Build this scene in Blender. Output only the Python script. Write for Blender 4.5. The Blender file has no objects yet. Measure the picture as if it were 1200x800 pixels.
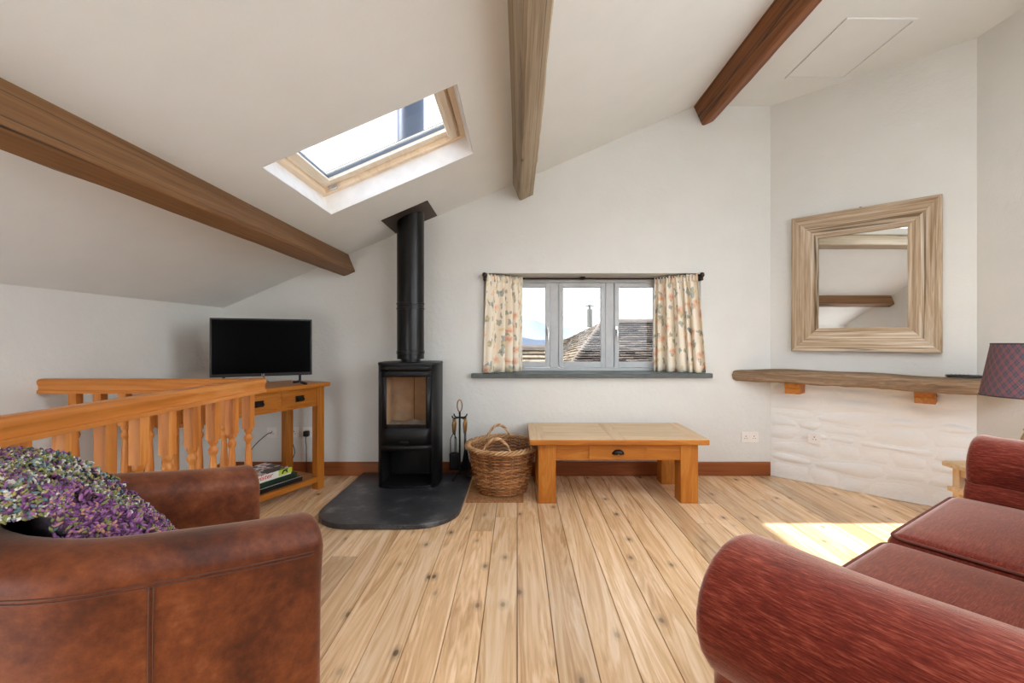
import bpy, bmesh, math, random
from mathutils import Vector, Matrix
random.seed(7)
S = bpy.context.scene
COL = S.collection
PI = math.pi

# ------------------------------------------------------------------ camera
cam_d = bpy.data.cameras.new('camera'); cam = bpy.data.objects.new('camera', cam_d); COL.objects.link(cam)
cam.location = (0, 0, 1.15); cam.rotation_euler = (PI/2, 0, 0)
cam_d.sensor_width = 36; cam_d.lens = 533/1200*36
cam_d.shift_x = -6/1200; cam_d.shift_y = -2/1200
cam_d.clip_start = 0.02; cam_d.clip_end = 3000
S.camera = cam

# ------------------------------------------------------------------ light
EXPOSURE = 3.35
SKY = 1.0
SUN = 4.6
S.view_settings.view_transform = 'Standard'; S.view_settings.look = 'None'
S.view_settings.gamma = 1; S.view_settings.use_curve_mapping = False
S.view_settings.exposure = EXPOSURE
S.cycles.use_denoising = True
S.cycles.max_bounces = 16; S.cycles.diffuse_bounces = 9; S.cycles.glossy_bounces = 4
S.cycles.transmission_bounces = 8; S.cycles.transparent_max_bounces = 12
S.cycles.caustics_reflective = False; S.cycles.caustics_refractive = False
S.cycles.sample_clamp_indirect = 6

def lin(r, g=None, b=None):
    if g is None: r, g, b = r
    f = lambda c: (c/255/12.92) if c/255 <= .04045 else ((c/255+.055)/1.055)**2.4
    return (f(r), f(g), f(b), 1)

w = bpy.data.worlds.new('sky'); S.world = w; w.use_nodes = True
nt = w.node_tree; nt.nodes.clear()
def N(t, kind, **kw):
    n = t.nodes.new(kind)
    for k, v in kw.items():
        if k in n.inputs.keys(): n.inputs[k].default_value = v
        else: setattr(n, k, v)
    return n
out = N(nt, 'ShaderNodeOutputWorld'); bg = N(nt, 'ShaderNodeBackground', Strength=SKY)
tc = N(nt, 'ShaderNodeTexCoord'); noi = N(nt, 'ShaderNodeTexNoise', Scale=2.2, Detail=6.0, Roughness=.55)
rmp = N(nt, 'ShaderNodeValToRGB')
rmp.color_ramp.elements[0].position = .40; rmp.color_ramp.elements[0].color = (.46, .63, .88, 1)
rmp.color_ramp.elements[1].position = .58; rmp.color_ramp.elements[1].color = (1.0, 1.0, 1.0, 1)
nt.links.new(tc.outputs['Generated'], noi.inputs['Vector']); nt.links.new(noi.outputs['Fac'], rmp.inputs['Fac'])
sxyz = N(nt, 'ShaderNodeSeparateXYZ'); nt.links.new(tc.outputs['Generated'], sxyz.inputs[0])
mr = N(nt, 'ShaderNodeMapRange'); mr.inputs['From Min'].default_value = .08; mr.inputs['From Max'].default_value = .40; nt.links.new(sxyz.outputs[2], mr.inputs['Value'])
hz = N(nt, 'ShaderNodeMix', data_type='RGBA'); hz.inputs[6].default_value = (.88, .94, 1.0, 1); nt.links.new(mr.outputs[0], hz.inputs[0]); nt.links.new(rmp.outputs['Color'], hz.inputs[7])
nt.links.new(hz.outputs[2], bg.inputs['Color']); nt.links.new(bg.outputs[0], out.inputs[0])

sd = bpy.data.lights.new('sun', 'SUN'); sun = bpy.data.objects.new('sun', sd); COL.objects.link(sun)
sd.energy = SUN; sd.angle = math.radians(.6); sd.color = (1, .95, .86)
sun.rotation_euler = Vector((1.2475, -.006, -1)).to_track_quat('-Z', 'Y').to_euler()
sun.location = (-6, 3, 6)

def portal(loc, direction, sx, sy):
    d = bpy.data.lights.new('daylight_portal', 'AREA'); d.shape = 'RECTANGLE'; d.size = sx; d.size_y = sy
    d.cycles.is_portal = True
    o = bpy.data.objects.new('daylight_portal', d); COL.objects.link(o)
    o.location = loc; o.rotation_euler = Vector(direction).to_track_quat('-Z', 'Y').to_euler()

# ------------------------------------------------------------------ material helpers
MATS = {}
def newmat(name):
    m = bpy.data.materials.new(name); m.use_nodes = True
    t = m.node_tree; t.nodes.clear()
    o = N(t, 'ShaderNodeOutputMaterial'); p = N(t, 'ShaderNodeBsdfPrincipled')
    t.links.new(p.outputs[0], o.inputs[0])
    return m, t, p, o
def L(t, a, b): t.links.new(a, b)
def ramp(t, fac, stops):
    r = N(t, 'ShaderNodeValToRGB'); e = r.color_ramp.elements
    while len(e) < len(stops): e.new(.5)
    for i, (pos, c) in enumerate(stops): e[i].position = pos; e[i].color = c
    L(t, fac, r.inputs['Fac']); return r.outputs['Color']
def mathn(t, op, a, b=None, c=None):
    n = N(t, 'ShaderNodeMath', operation=op)
    for i, v in enumerate((a, b, c)):
        if v is None: continue
        if isinstance(v, (int, float)): n.inputs[i].default_value = v
        else: L(t, v, n.inputs[i])
    return n.outputs[0]
def mixc(t, fac, a, b, mode='MIX'):
    n = N(t, 'ShaderNodeMix', data_type='RGBA', blend_type=mode)
    for i, v in ((0, fac), (6, a), (7, b)):
        if isinstance(v, (int, float)): n.inputs[i].default_value = v
        elif isinstance(v, tuple): n.inputs[i].default_value = v
        else: L(t, v, n.inputs[i])
    return n.outputs[2]
def coords(t, scale=(1, 1, 1), rnd=True, src='Object'):
    tc = N(t, 'ShaderNodeTexCoord'); v = tc.outputs[src]
    if rnd:
        oi = N(t, 'ShaderNodeObjectInfo')
        add = N(t, 'ShaderNodeVectorMath', operation='ADD'); L(t, v, add.inputs[0])
        mul = N(t, 'ShaderNodeVectorMath', operation='SCALE'); mul.inputs[0].default_value = (37.3, 91.7, 53.1)
        L(t, oi.outputs['Random'], mul.inputs['Scale']); L(t, mul.outputs[0], add.inputs[1]); v = add.outputs[0]
    mp = N(t, 'ShaderNodeMapping'); mp.inputs['Scale'].default_value = scale; L(t, v, mp.inputs['Vector'])
    return mp.outputs[0]
def noise(t, vec, scale, detail=4, rough=.5, dist=0):
    n = N(t, 'ShaderNodeTexNoise', Scale=scale, Detail=detail, Roughness=rough, Distortion=dist); L(t, vec, n.inputs['Vector'])
    return n.outputs['Fac']
def bump(t, p, h, strength=.3, distance=.01):
    b = N(t, 'ShaderNodeBump', Strength=strength, Distance=distance); L(t, h, b.inputs['Height']); L(t, b.outputs[0], p.inputs['Normal'])

def flat(name, rgb, rough=.5, metal=0, bumps=None, vary=0, spec=.5):
    if name in MATS: return MATS[name]
    m, t, p, o = newmat(name)
    p.inputs['Roughness'].default_value = rough; p.inputs['Metallic'].default_value = metal
    p.inputs['Specular IOR Level'].default_value = spec
    c = lin(rgb); vec = coords(t)
    f = noise(t, vec, 14, 4)
    k = vary or .05
    p.inputs['Base Color'].default_value = c
    L(t, ramp(t, f, [(.3, tuple(x*(1-k) for x in c[:3])+(1,)), (.7, tuple(min(1, x*(1+k)) for x in c[:3])+(1,))]), p.inputs['Base Color'])
    if bumps: bump(t, p, noise(t, vec, bumps[0], 5, .6), bumps[1], bumps[2])
    MATS[name] = m; return m

def wood(name, dark, mid, light, axis='Y', across=9, along=.8, knots=0.0, rough=.45, crack=0.0, vary=.18, bstr=.15, spec=.4, ring=.28, fine=.28, ks=None, kdim='2D'):
    key = name+axis
    if key in MATS: return MATS[key]
    m, t, p, o = newmat(key)
    ai = 'XYZ'.index(axis)
    sc = [across]*3; sc[ai] = along
    vec = coords(t, tuple(sc))
    g = noise(t, vec, 1.0, 5, .55, 1.3)
    sc2 = [across*9]*3; sc2[ai] = along*2.5
    vec2 = coords(t, tuple(sc2)); g2 = noise(t, vec2, 1.0, 3, .6)
    rings = mathn(t, 'FRACT', mathn(t, 'MULTIPLY', g, 7.0))
    rings = mathn(t, 'ABSOLUTE', mathn(t, 'SUBTRACT', rings, .5))
    f = mathn(t, 'ADD', mathn(t, 'MULTIPLY', g, .75), mathn(t, 'MULTIPLY', rings, ring))
    f = mathn(t, 'ADD', f, mathn(t, 'MULTIPLY', mathn(t, 'SUBTRACT', g2, .5), fine))
    col = ramp(t, f, [(.22, lin(dark)), (.47, lin(mid)), (.72, lin(light))])
    if knots:
        sk = [3.2]*3; sk[ai] = 1.9
        if ks: sk = [ks[0]]*3; sk[ai] = ks[1]
        vk = coords(t, tuple(sk))
        vo = N(t, 'ShaderNodeTexVoronoi', Scale=1.0, voronoi_dimensions=kdim if ks else '3D'); L(t, vk, vo.inputs['Vector'])
        kd = mathn(t, 'ADD', vo.outputs['Distance'], mathn(t, 'MULTIPLY', mathn(t, 'SUBTRACT', g2, .5), .04))
        kf = ramp(t, kd, [(.0, (1, 1, 1, 1)), (.028, (1, 1, 1, 1)), (.05, (.42, .42, .42, 1)), (.13, (0, 0, 0, 1))])
        kr = N(t, 'ShaderNodeSeparateColor'); L(t, vo.outputs['Color'], kr.inputs[0])
        col = mixc(t, mathn(t, 'MULTIPLY', mathn(t, 'MULTIPLY', kf, knots), mathn(t, 'ADD', mathn(t, 'MULTIPLY', kr.outputs[0], .7), .3)), col, lin(tuple(int(x*.42) for x in dark)))
    if crack:
        sq = [across*.7]*3; sq[ai] = along*.25
        vq = coords(t, tuple(sq))
        cn = noise(t, vq, 1.3, 3, .5, .4)
        cf = mathn(t, 'ABSOLUTE', mathn(t, 'SUBTRACT', cn, .5))
        cf = ramp(t, cf, [(0, (1, 1, 1, 1)), (.012, (0, 0, 0, 1))])
        col = mixc(t, mathn(t, 'MULTIPLY', cf, crack), col, lin(tuple(int(x*.3) for x in dark)))
    oi = N(t, 'ShaderNodeObjectInfo'); hsv = N(t, 'ShaderNodeHueSaturation')
    L(t, mathn(t, 'ADD', mathn(t, 'MULTIPLY', oi.outputs['Random'], vary*2), 1-vary), hsv.inputs['Value']); L(t, col, hsv.inputs['Color'])
    L(t, hsv.outputs[0], p.inputs['Base Color'])
    p.inputs['Roughness'].default_value = rough; p.inputs['Specular IOR Level'].default_value = spec
    bump(t, p, f, bstr, .004)
    MATS[key] = m; return m

def pine_floor(): return wood('floor_pine', (186, 144, 100), (220, 182, 138), (238, 210, 174), 'Y', 8, .7, knots=.9, rough=.27, spec=.55, vary=.19, bstr=.05, ring=.44, fine=.40, ks=(4.2, 2.4))
def oak(axis): return wood('honey_oak', (148, 82, 20), (174, 106, 34), (194, 132, 56), axis, 9, .8, knots=.0, rough=.42, vary=.05, bstr=.06)
def oak_pale(axis): return wood('pale_oak', (192, 158, 114), (212, 182, 142), (224, 200, 164), axis, 10, .9, rough=.4, vary=.05, bstr=.06)
def pine(axis): return wood('orange_pine', (164, 92, 32), (196, 122, 52), (216, 152, 86), axis, 8, .6, knots=.7, rough=.35, vary=.07, bstr=.05)
def redwood(axis): return wood('red_pine', (116, 56, 24), (146, 80, 38), (168, 102, 54), axis, 8, .5, knots=.6, rough=.4, vary=.05, bstr=.05)
def brass(): return flat('antique_brass', (150, 118, 70), .35, .9)
def blackiron(): return flat('black_iron', (26, 25, 25), .5, .4, (60, .15, .002))
def blackplastic(): return flat('black_plastic', (14, 14, 15), .35)
def whiteplastic(): return flat('white_plastic', (236, 232, 226), .35)

# ------------------------------------------------------------------ mesh helpers
class MB:
    def __init__(s): s.v = []; s.f = []; s.uv = None
    def add(s, vs, fs):
        o = len(s.v); s.v += [tuple(x) for x in vs]; s.f += [tuple(i+o for i in f) for f in fs]; return s
    def box(s, x0, x1, y0, y1, z0, z1, M=None):
        vs = [(x, y, z) for z in (z0, z1) for y in (y0, y1) for x in (x0, x1)]
        if M: vs = [M @ Vector(v) for v in vs]
        return s.add(vs, [(0, 2, 3, 1), (4, 5, 7, 6), (0, 1, 5, 4), (2, 6, 7, 3), (0, 4, 6, 2), (1, 3, 7, 5)])
    def prism(s, poly, fn0, fn1):
        n = len(poly)
        vs = [fn0(p) for p in poly]+[fn1(p) for p in poly]
        return s.add(vs, [tuple(range(n))[::-1], tuple(range(n, 2*n))]+[(i, (i+1) % n, n+(i+1) % n, n+i) for i in range(n)])
    def tube(s, pts, r, n=6, closed=False, caps=True):
        pts = [Vector(p) for p in pts]; k = len(pts); vs = []; prev = None
        for i, p in enumerate(pts):
            a = pts[(i-1) % k] if (closed or i > 0) else p
            b = pts[(i+1) % k] if (closed or i < k-1) else p
            d = (b-a); d = d.normalized() if d.length > 1e-9 else Vector((0, 0, 1))
            if prev is None:
                up = Vector((0, 0, 1)) if abs(d.z) < .9 else Vector((1, 0, 0))
                u = d.cross(up).normalized()
            else:
                u = prev-d*prev.dot(d); u = u.normalized() if u.length > 1e-6 else d.orthogonal().normalized()
            prev = u; w_ = d.cross(u)
            rr = r[i] if isinstance(r, (list, tuple)) else r
            vs += [p+(u*math.cos(2*PI*j/n)+w_*math.sin(2*PI*j/n))*rr for j in range(n)]
        fs = []
        for i in range(k if closed else k-1):
            for j in range(n):
                a, b = i*n+j, i*n+(j+1) % n; c, d = ((i+1) % k)*n+(j+1) % n, ((i+1) % k)*n+j
                fs.append((a, b, c, d))
        if caps and not closed: fs += [tuple(range(n))[::-1], tuple(range((k-1)*n, k*n))]
        return s.add(vs, fs)
    def lathe(s, prof, n=24, c=(0, 0, 0), caps=True):
        vs = []; k = len(prof)
        for r, z in prof: vs += [(c[0]+r*math.cos(2*PI*j/n), c[1]+r*math.sin(2*PI*j/n), c[2]+z) for j in range(n)]
        fs = [(i*n+j, i*n+(j+1) % n, (i+1)*n+(j+1) % n, (i+1)*n+j) for i in range(k-1) for j in range(n)]
        if caps:
            if prof[0][0] > 1e-6: fs.append(tuple(range(n))[::-1])
            if prof[-1][0] > 1e-6: fs.append(tuple(range((k-1)*n, k*n)))
        return s.add(vs, fs)
    def grid(s, P, nu, nv, cu=False):
        vs = [P(i, j) for i in range(nu) for j in range(nv)]
        fs = [(i*nv+j, ((i+1) % nu)*nv+j, ((i+1) % nu)*nv+j+1, i*nv+j+1) for i in range(nu if cu else nu-1) for j in range(nv-1)]
        return s.add(vs, fs)
    def rbox(s, c, h, r, n=7, crown=0, fn=None):
        """rounded box: centre c, half sizes h, corner radius r"""
        cx = []
        for k in range(3):
            e = h[k]-r
            l = [-h[k]+(h[k]-e)*q for q in (0, .3, .7)]+[-e+2*e*i/(n-1) for i in range(n)]+[e+(h[k]-e)*q for q in (.3, .7, 1)]
            cx.append(l)
        def proj(x, y, z):
            q = Vector((x, y, z)); e = Vector([max(-(h[k]-r), min(h[k]-r, q[k])) for k in range(3)])
            d = q-e
            if d.length > 1e-9: q = e+d.normalized()*r
            if crown:
                f = max(0, 1-(q.x/h[0])**2)*max(0, 1-(q.y/h[1])**2)
                q.z += crown*f*(1 if q.z > 0 else -1)*min(1, abs(q.z)/h[2]*1.2)
            q = Vector(c)+q
            return fn(q) if fn else q
        m = len(cx[0])
        for ax in range(3):
            for sg in (0, -1):
                a, b = [k for k in range(3) if k != ax]
                def P(i, j):
                    q = [0, 0, 0]; q[ax] = cx[ax][sg]; q[a] = cx[a][i]; q[b] = cx[b][j]
                    return proj(*q)
                s.grid(P, m, m)
        return s
    def build(s, name, mat, parent=None, smooth=False, bevel=0, seg=2, weld=False, solid=0, angle=40):
        me = bpy.data.meshes.new(name); me.from_pydata([tuple(v) for v in s.v], [], s.f); me.update()
        bm = bmesh.new(); bm.from_mesh(me)
        if weld: bmesh.ops.remove_doubles(bm, verts=bm.verts, dist=1e-5)
        bmesh.ops.recalc_face_normals(bm, faces=bm.faces); bm.to_mesh(me); bm.free()
        if isinstance(mat, (list, tuple)):
            for q in mat: me.materials.append(q)
        else: me.materials.append(mat)
        o = bpy.data.objects.new(name, me); COL.objects.link(o)
        if parent: o.parent = parent
        if smooth:
            for p in me.polygons: p.use_smooth = True
            if smooth == 'auto': me.set_sharp_from_angle(angle=math.radians(angle))
        if solid:
            md = o.modifiers.new('thickness', 'SOLIDIFY'); md.thickness = solid; md.offset = -1
        if bevel:
            md = o.modifiers.new('edge', 'BEVEL'); md.width = bevel; md.segments = seg; md.limit_method = 'ANGLE'
        return o
def empty(name, loc=(0, 0, 0), rz=0):
    o = bpy.data.objects.new(name, None); COL.objects.link(o); o.location = loc; o.rotation_euler = (0, 0, rz); o.empty_display_size = .1
    return o
def tag(o, label, cat, group=None):
    o['label'] = label; o['category'] = cat
    if group: o['group'] = group
    return o
def thing(name, label, cat, loc=(0, 0, 0), rz=0, group=None): return tag(empty(name, loc, rz), label, cat, group)
def struct(o, label=None, cat=None):
    o['kind'] = 'structure'
    if label: o['label'] = label
    if cat: o['category'] = cat
    return o
def cp(o, parent, loc=None, rot=None):
    c = o.copy(); COL.objects.link(c); c.parent = parent
    if loc is not None: c.location = loc
    if rot is not None: c.rotation_euler = rot
    return c
def text(name, s, size, mat, parent, M, extrude=.0006, shear=0, sx=1):
    cu = bpy.data.curves.new(name, 'FONT'); cu.body = s; cu.size = size; cu.extrude = extrude; cu.shear = shear
    cu.align_x = 'CENTER'; cu.align_y = 'CENTER'; cu.resolution_u = 3; cu.offset = size*.012
    tmp = bpy.data.objects.new(name+'_tmp', cu); COL.objects.link(tmp)
    dg = bpy.context.evaluated_depsgraph_get(); me = bpy.data.meshes.new_from_object(tmp.evaluated_get(dg))
    bpy.data.objects.remove(tmp)
    me.materials.clear(); me.materials.append(mat)
    o = bpy.data.objects.new(name, me); COL.objects.link(o); o.parent = parent
    o.matrix_local = M @ Matrix.Diagonal((sx, 1, 1, 1)); return o

# ------------------------------------------------------------------ room dimensions (metres)
XL, XR, YB, YF = -2.491, 3.022, 3.86, -0.12
EZ, CZ, RX = 1.42, 3.134, 1.514           # eaves height, flat ceiling height, where the slope ends
CX, CY = 2.151, 2.989                     # the 45 degree wall runs (CX, YB) -> (XR, CY)
SL = (CZ-EZ)/(RX-XL); TH = math.atan(SL)
E1 = Vector((math.cos(TH), 0, math.sin(TH))); E2 = Vector((math.sin(TH), 0, -math.cos(TH)))
def zc(x): return EZ+SL*(x-XL)
RB = -1.37; RBY = 2.39                     # balustrade lines round the stairwell
OX, OY = RB+.05, RBY+.05                   # stairwell opening edge

# ------------------------------------------------------------------ plaster
def plaster(name, rgb, bs=1.0):
    m, t, p, o = newmat(name); vec = coords(t, rnd=False)
    a = noise(t, vec, 26, 5, .6); b = noise(t, vec, 5, 3, .5); c = noise(t, vec, 90, 3, .6)
    h = mathn(t, 'ADD', mathn(t, 'ADD', a, mathn(t, 'MULTIPLY', b, 1.6)), mathn(t, 'MULTIPLY', c, .35))
    col = lin(rgb)
    L(t, ramp(t, b, [(.3, tuple(x*.97 for x in col[:3])+(1,)), (.7, col)]), p.inputs['Base Color'])
    p.inputs['Roughness'].default_value = .85; p.inputs['Specular IOR Level'].default_value = .25
    bump(t, p, h, .24*bs, .012)
    return m
M_WALL = plaster('wall_plaster', (221, 221, 216)); M_CEIL = plaster('ceiling_plaster', (227, 229, 226), .22)
M_STONE = plaster('painted_stone', (236, 236, 232), 1.3)
M_WHITE = flat('white_gloss', (240, 238, 234), .4)

def wall_prism(name, poly, mat):  # poly: world xyz list of the inner face, extruded by vector
    pass

# floor: base slab + boards
fb = MB()
for (x0, x1, y0, y1) in ((OX, XR+.3, YF, OY), (XL, XR+.3, OY, YB)): fb.box(x0, x1, y0, y1, -.22, -.021)
floor = struct(fb.build('floor', flat('subfloor', (70, 48, 30), .8)))
BW = .1411
def board(x0, x1, ya, yb):
    g = .0014
    def end(x): return min(yb, CX+YB-x) if yb >= YB-.01 else yb-g
    mb = MB(); poly = [(x0+g, -.021), (x1-g, -.021), (x1-g, -.002), (x1-g-.002, 0), (x0+g+.002, 0), (x0+g, -.002)]
    mb.prism(poly, lambda p: (p[0], ya+g, p[1]), lambda p: (p[0], end(p[0]), p[1]))
    mb.build('floor_board', pine_floor(), floor)
k0 = math.floor(XL/BW); k1 = math.ceil(XR/BW)
rb = random.Random(3)
for k in range(k0, k1):
    x0, x1 = max(XL, k*BW), min(XR, (k+1)*BW)
    if x1-x0 < .01: continue
    ya = YF
    if x1 <= OX+.02: ya = OY; x1 = min(x1, OX) if x0 < OX else x1
    elif x0 < OX: 
        board(x0, OX, OY, YB); x0 = OX
    cuts = []
    if k == -1: cuts = [2.95]
    elif rb.random() < .45: cuts = [rb.uniform(ya+.9, YB-.5)]
    ys = [ya]+cuts+[YB]
    for a, b in zip(ys[:-1], ys[1:]): board(x0, x1, a, b)

# back wall with the splayed window opening
WX0, WX1, WZ0, WZ1 = -.285, 1.56, .868, 1.715      # opening in the room face
VX0, VX1 = -.145, 1.315; WY = 4.10                 # opening at the frame
def ring(o, h, y): return [(x, y, z) for x, z in o]+[(x, y, z) for x, z in h]
outer = [(XL-.2, -.25), (CX+.25, -.25), (CX+.25, CZ+.2), (RX, CZ+.2), (XL-.2, EZ+.12)]
hole0 = [(WX0, WZ0), (WX1, WZ0), (WX1, WZ1), (WX0, WZ1)]; hole1 = [(VX0, WZ0), (VX1, WZ0), (VX1, WZ1), (VX0, WZ1)]
mb = MB(); fr = [(0, 1, 6, 5), (1, 2, 3, 7, 6), (3, 4, 8, 7), (4, 0, 5, 8)]
vs = ring(outer, hole0, YB)+ring(outer, hole1, WY)+ring(outer, hole1, WY+.12)
fs = fr+[tuple(i+18 for i in f) for f in fr]
for a in range(4):
    b = (a+1) % 4; fs += [(5+a, 5+b, 14+b, 14+a), (14+a, 14+b, 23+b, 23+a)]
for a in range(5):
    b = (a+1) % 5; fs += [(a, b, 18+b, 18+a)]
mb.add(vs, fs)
struct(mb.build('wall_back', M_WALL))
# left wall (goes down the stairwell), front wall, right wall with added window, 45 degree wall
MB_ = MB().box(XL-.2, XL, YF-.2, YB, -2.7, EZ+.1); struct(MB_.build('wall_left', M_WALL))
FW = (1.10, 2.60, .90, 2.10)   # added unseen windows in the front wall, for fill light: x0 x1 z0 z1
FW2 = (-2.36, -.85, -.35, 1.30)  # low opening added to brighten the left wall
mb = MB()
def ftop(x): return min(CZ, zc(x))+.15
def fcol(x0, x1, z0=None, z1=None):
    t0, t1 = (ftop(x0), ftop(x1)) if z1 is None else (z1, z1); q = -2.7 if z0 is None else z0
    mb.prism([(x0, q), (x1, q), (x1, t1), (x0, t0)], lambda p: (p[0], YF, p[1]), lambda p: (p[0], YF-.25, p[1]))
fcol(XL-.2, FW2[0]); fcol(FW2[1], FW[0]); fcol(FW[1], XR+.2)
for W_ in (FW, FW2):
    fcol(W_[0], W_[1], None, W_[2])
    xs = [W_[0]]+([RX] if W_[0] < RX < W_[1] else [])+[W_[1]]
    for x0_, x1_ in zip(xs[:-1], xs[1:]): fcol(x0_, x1_, W_[3])
struct(mb.build('wall_front', M_WALL))
RWN = (-.02, 1.75, .35, 2.95)  # added unseen window in the right wall, for fill light: y0 y1 z0 z1
mb = MB(); o_ = [(YF-.2, -.25), (CY, -.25), (CY, CZ+.2), (YF-.2, CZ+.2)]
h_ = [(RWN[0], RWN[2]), (RWN[1], RWN[2]), (RWN[1], RWN[3]), (RWN[0], RWN[3])]
fr4 = [(0, 1, 5, 4), (1, 2, 6, 5), (2, 3, 7, 6), (3, 0, 4, 7)]
vs = [(XR, y, z) for y, z in o_+h_]+[(XR+.25, y, z) for y, z in o_+h_]
fs = fr4+[tuple(i+8 for i in f) for f in fr4]+[(4+a, 4+(a+1) % 4, 12+(a+1) % 4, 12+a) for a in range(4)]
struct(mb.add(vs, fs).build('wall_right', M_WALL))
poly = [(CX, YB), (XR, CY), (XR+.3, CY+.0), (XR+.3, YB+.3), (CX, YB+.3)]
mb = MB().prism(poly, lambda p: (p[0], p[1], -.25), lambda p: (p[0], p[1], CZ+.2))
wall_corner = struct(mb.build('wall_corner', M_WALL))
# ceilings
SKY0, SKY1, SKYA, SKYB = -1.213, -.285, 2.16, 2.967     # skylight: x0 x1 y0 y1 in the ceiling face
TK = .12
def roofp(x, y, d=0):  # a point on the sloping ceiling, pushed d outwards
    return Vector((x, y, zc(x)))-E2*d
RL = (.20, 1.38, .0, 1.66)                              # rooflight added out of view for light from above: x0 x1 y0 y1
mb = MB()
def slab(x0, x1, y0, y1):
    q = [(x0, y0), (x1, y0), (x1, y1), (x0, y1)]
    mb.prism(q, lambda p: roofp(p[0], p[1]), lambda p: roofp(p[0], p[1], TK+.1))
ya_, yb_ = YF-.1, YB+.1
slab(XL-.25, SKY0, ya_, yb_); slab(SKY0, SKY1, ya_, SKYA); slab(SKY0, SKY1, SKYB, yb_); slab(SKY1, RL[0], ya_, yb_)
slab(RL[0], RL[1], ya_, RL[2]); slab(RL[0], RL[1], RL[3], yb_); slab(RL[1], RX, ya_, yb_)
struct(mb.build('ceiling_slope', M_CEIL))
struct(MB().box(RX, XR+.3, YF-.1, YB+.1, CZ, CZ+.2).build('ceiling_flat', M_CEIL))
# baseboards
bb = MB().box(XL, CX-.008, YB-.018, YB, 0, .118).build('baseboard_back', redwood('X'), bevel=.006); struct(bb)
struct(MB().box(XL, XL+.018, OY, YB-.018, 0, .118).build('baseboard_left', redwood('Y'), bevel=.006))
struct(MB().box(XR-.018, XR, YF, CY-.02, 0, .118).build('baseboard_right', redwood('Y'), bevel=.006))
# stairwell
st = MB(); 
st.box(OX, OX+.1, YF-.2, OY+.1, -2.7, -.221); st.box(XL, OX, OY, OY+.1, -2.7, -.221); st.box(XL-.2, OX+.1, YF-.2, OY+.1, -2.8, -2.7)
struct(st.build('wall_stairwell', M_WALL))
flight = thing('staircase', 'pine staircase descending below the balustrade into the stairwell', 'stairs', (0, 0, 0))
for i in range(11):
    z = -.2*(i+1); y0 = .0+.21*i
    MB().box(XL+.001, OX-.001, YF+.001+y0, YF+y0+.24, z-.03, z).build('tread', pine('X'), flight, bevel=.005)
    MB().box(XL+.001, OX-.001, YF+y0+.001, YF+y0+.02, z-.2, z-.03).build('riser', pine('X'), flight)

# painted rubble stones below the mantel on the 45 degree wall
AW = math.sqrt(2)*(XR-CX); U45 = Vector((1, -1, 0)).normalized(); N45 = Vector((-1, -1, 0)).normalized()
def w45(u, z, d=0): return Vector((CX, YB, 0))+U45*u+N45*d+Vector((0, 0, z))
MB().grid(lambda i, j: w45((.001, AW-.001)[i], (.001, .836)[j], .0015), 2, 2).build('mortar', M_STONE, wall_corner)
rs = random.Random(11); z = .0
rows = [.13, .085, .12, .07, .10, .075, .11, .09, .06]
def joint(u, k): return .018*math.sin(u*5+k*1.7)+.010*math.sin(u*13+k*3.1)
ztop = 0; sides = []
for k, h in enumerate(rows):
    zb, zt = ztop, ztop+h; ztop = zt
    u = .0
    while u < AW-.02:
        ln = rs.uniform(.14, .46); u1 = min(AW, u+ln)
        if AW-u1 < .09: u1 = AW
        nu, nv = 6, 4; dep = rs.uniform(.005, .016); ph = rs.uniform(0, 9); tl = rs.uniform(-.010, .010)
        t0, t1 = rs.uniform(-.06, .06), rs.uniform(-.06, .06)
        def P(i, j, u=u, u1=u1, zb=zb, zt=zt, k=k, dep=dep, ph=ph, t0=t0, t1=t1, tl=tl):
            fu = i/(nu-1); fv = j/(nv-1)
            uu = u+(u1-u)*fu; uu = uu+(t0*(1-fu)+t1*fu)*(fv-.5) if 0 < uu < AW else uu
            zz = zb+(joint(uu, k) if k else 0); ze = zt+joint(uu, k+1)
            if k == len(rows)-1: ze = .835
            e = .0025
            zz2 = zz+e+(ze-zz-2*e)*fv
            ed = min(1, 4*min(fu, 1-fu)+.0)*min(1, 3*min(fv, 1-fv)) if k or fv > .4 else min(1, 4*min(fu, 1-fu))
            d = -.002+(dep+.005)*(ed**.32)+.003*math.sin(uu*17+ph)*ed+.003*math.sin(zz2*31+ph*2)*ed+tl*(fv-.5)*ed
            return w45(max(.001, min(AW-.001, uu)), max(.001, zz2), d)
        MB().grid(P, nu, nv).build('stone', M_STONE, wall_corner, smooth=True)
        u = u1
# ------------------------------------------------------------------ glass
def glass(name, tint):
    m = bpy.data.materials.new(name); m.use_nodes = True; t = m.node_tree; t.nodes.clear()
    o = N(t, 'ShaderNodeOutputMaterial'); tr = N(t, 'ShaderNodeBsdfTransparent'); gl = N(t, 'ShaderNodeBsdfGlossy', Roughness=.0)
    tr.inputs['Color'].default_value = tint; mx = N(t, 'ShaderNodeMixShader'); lw = N(t, 'ShaderNodeLayerWeight', Blend=.5)
    L(t, mathn(t, 'ADD', mathn(t, 'MULTIPLY', mathn(t, 'POWER', lw.outputs['Facing'], 5.0), .6), .02), mx.inputs[0]); L(t, tr.outputs[0], mx.inputs[1]); L(t, gl.outputs[0], mx.inputs[2]); L(t, mx.outputs[0], o.inputs[0])
    return m
G_BACK = glass('window_glass', (.42, .425, .43, 1)); G_ROOF = glass('rooflight_glass', (.53, .545, .57, 1))
G_CLEAR = glass('clear_glass', (.97, .97, .97, 1)); G_STOVE = glass('stove_glass', (.95, .92, .88, 1))
M_FRAME = flat('grey_painted_frame', (186, 188, 188), .4)
M_CHROME = flat('satin_chrome', (200, 200, 200), .25, .9)
M_SLATE_SILL = flat('slate_sill', (84, 90, 86), .45, 0, (40, .15, .004), .15)

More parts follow.
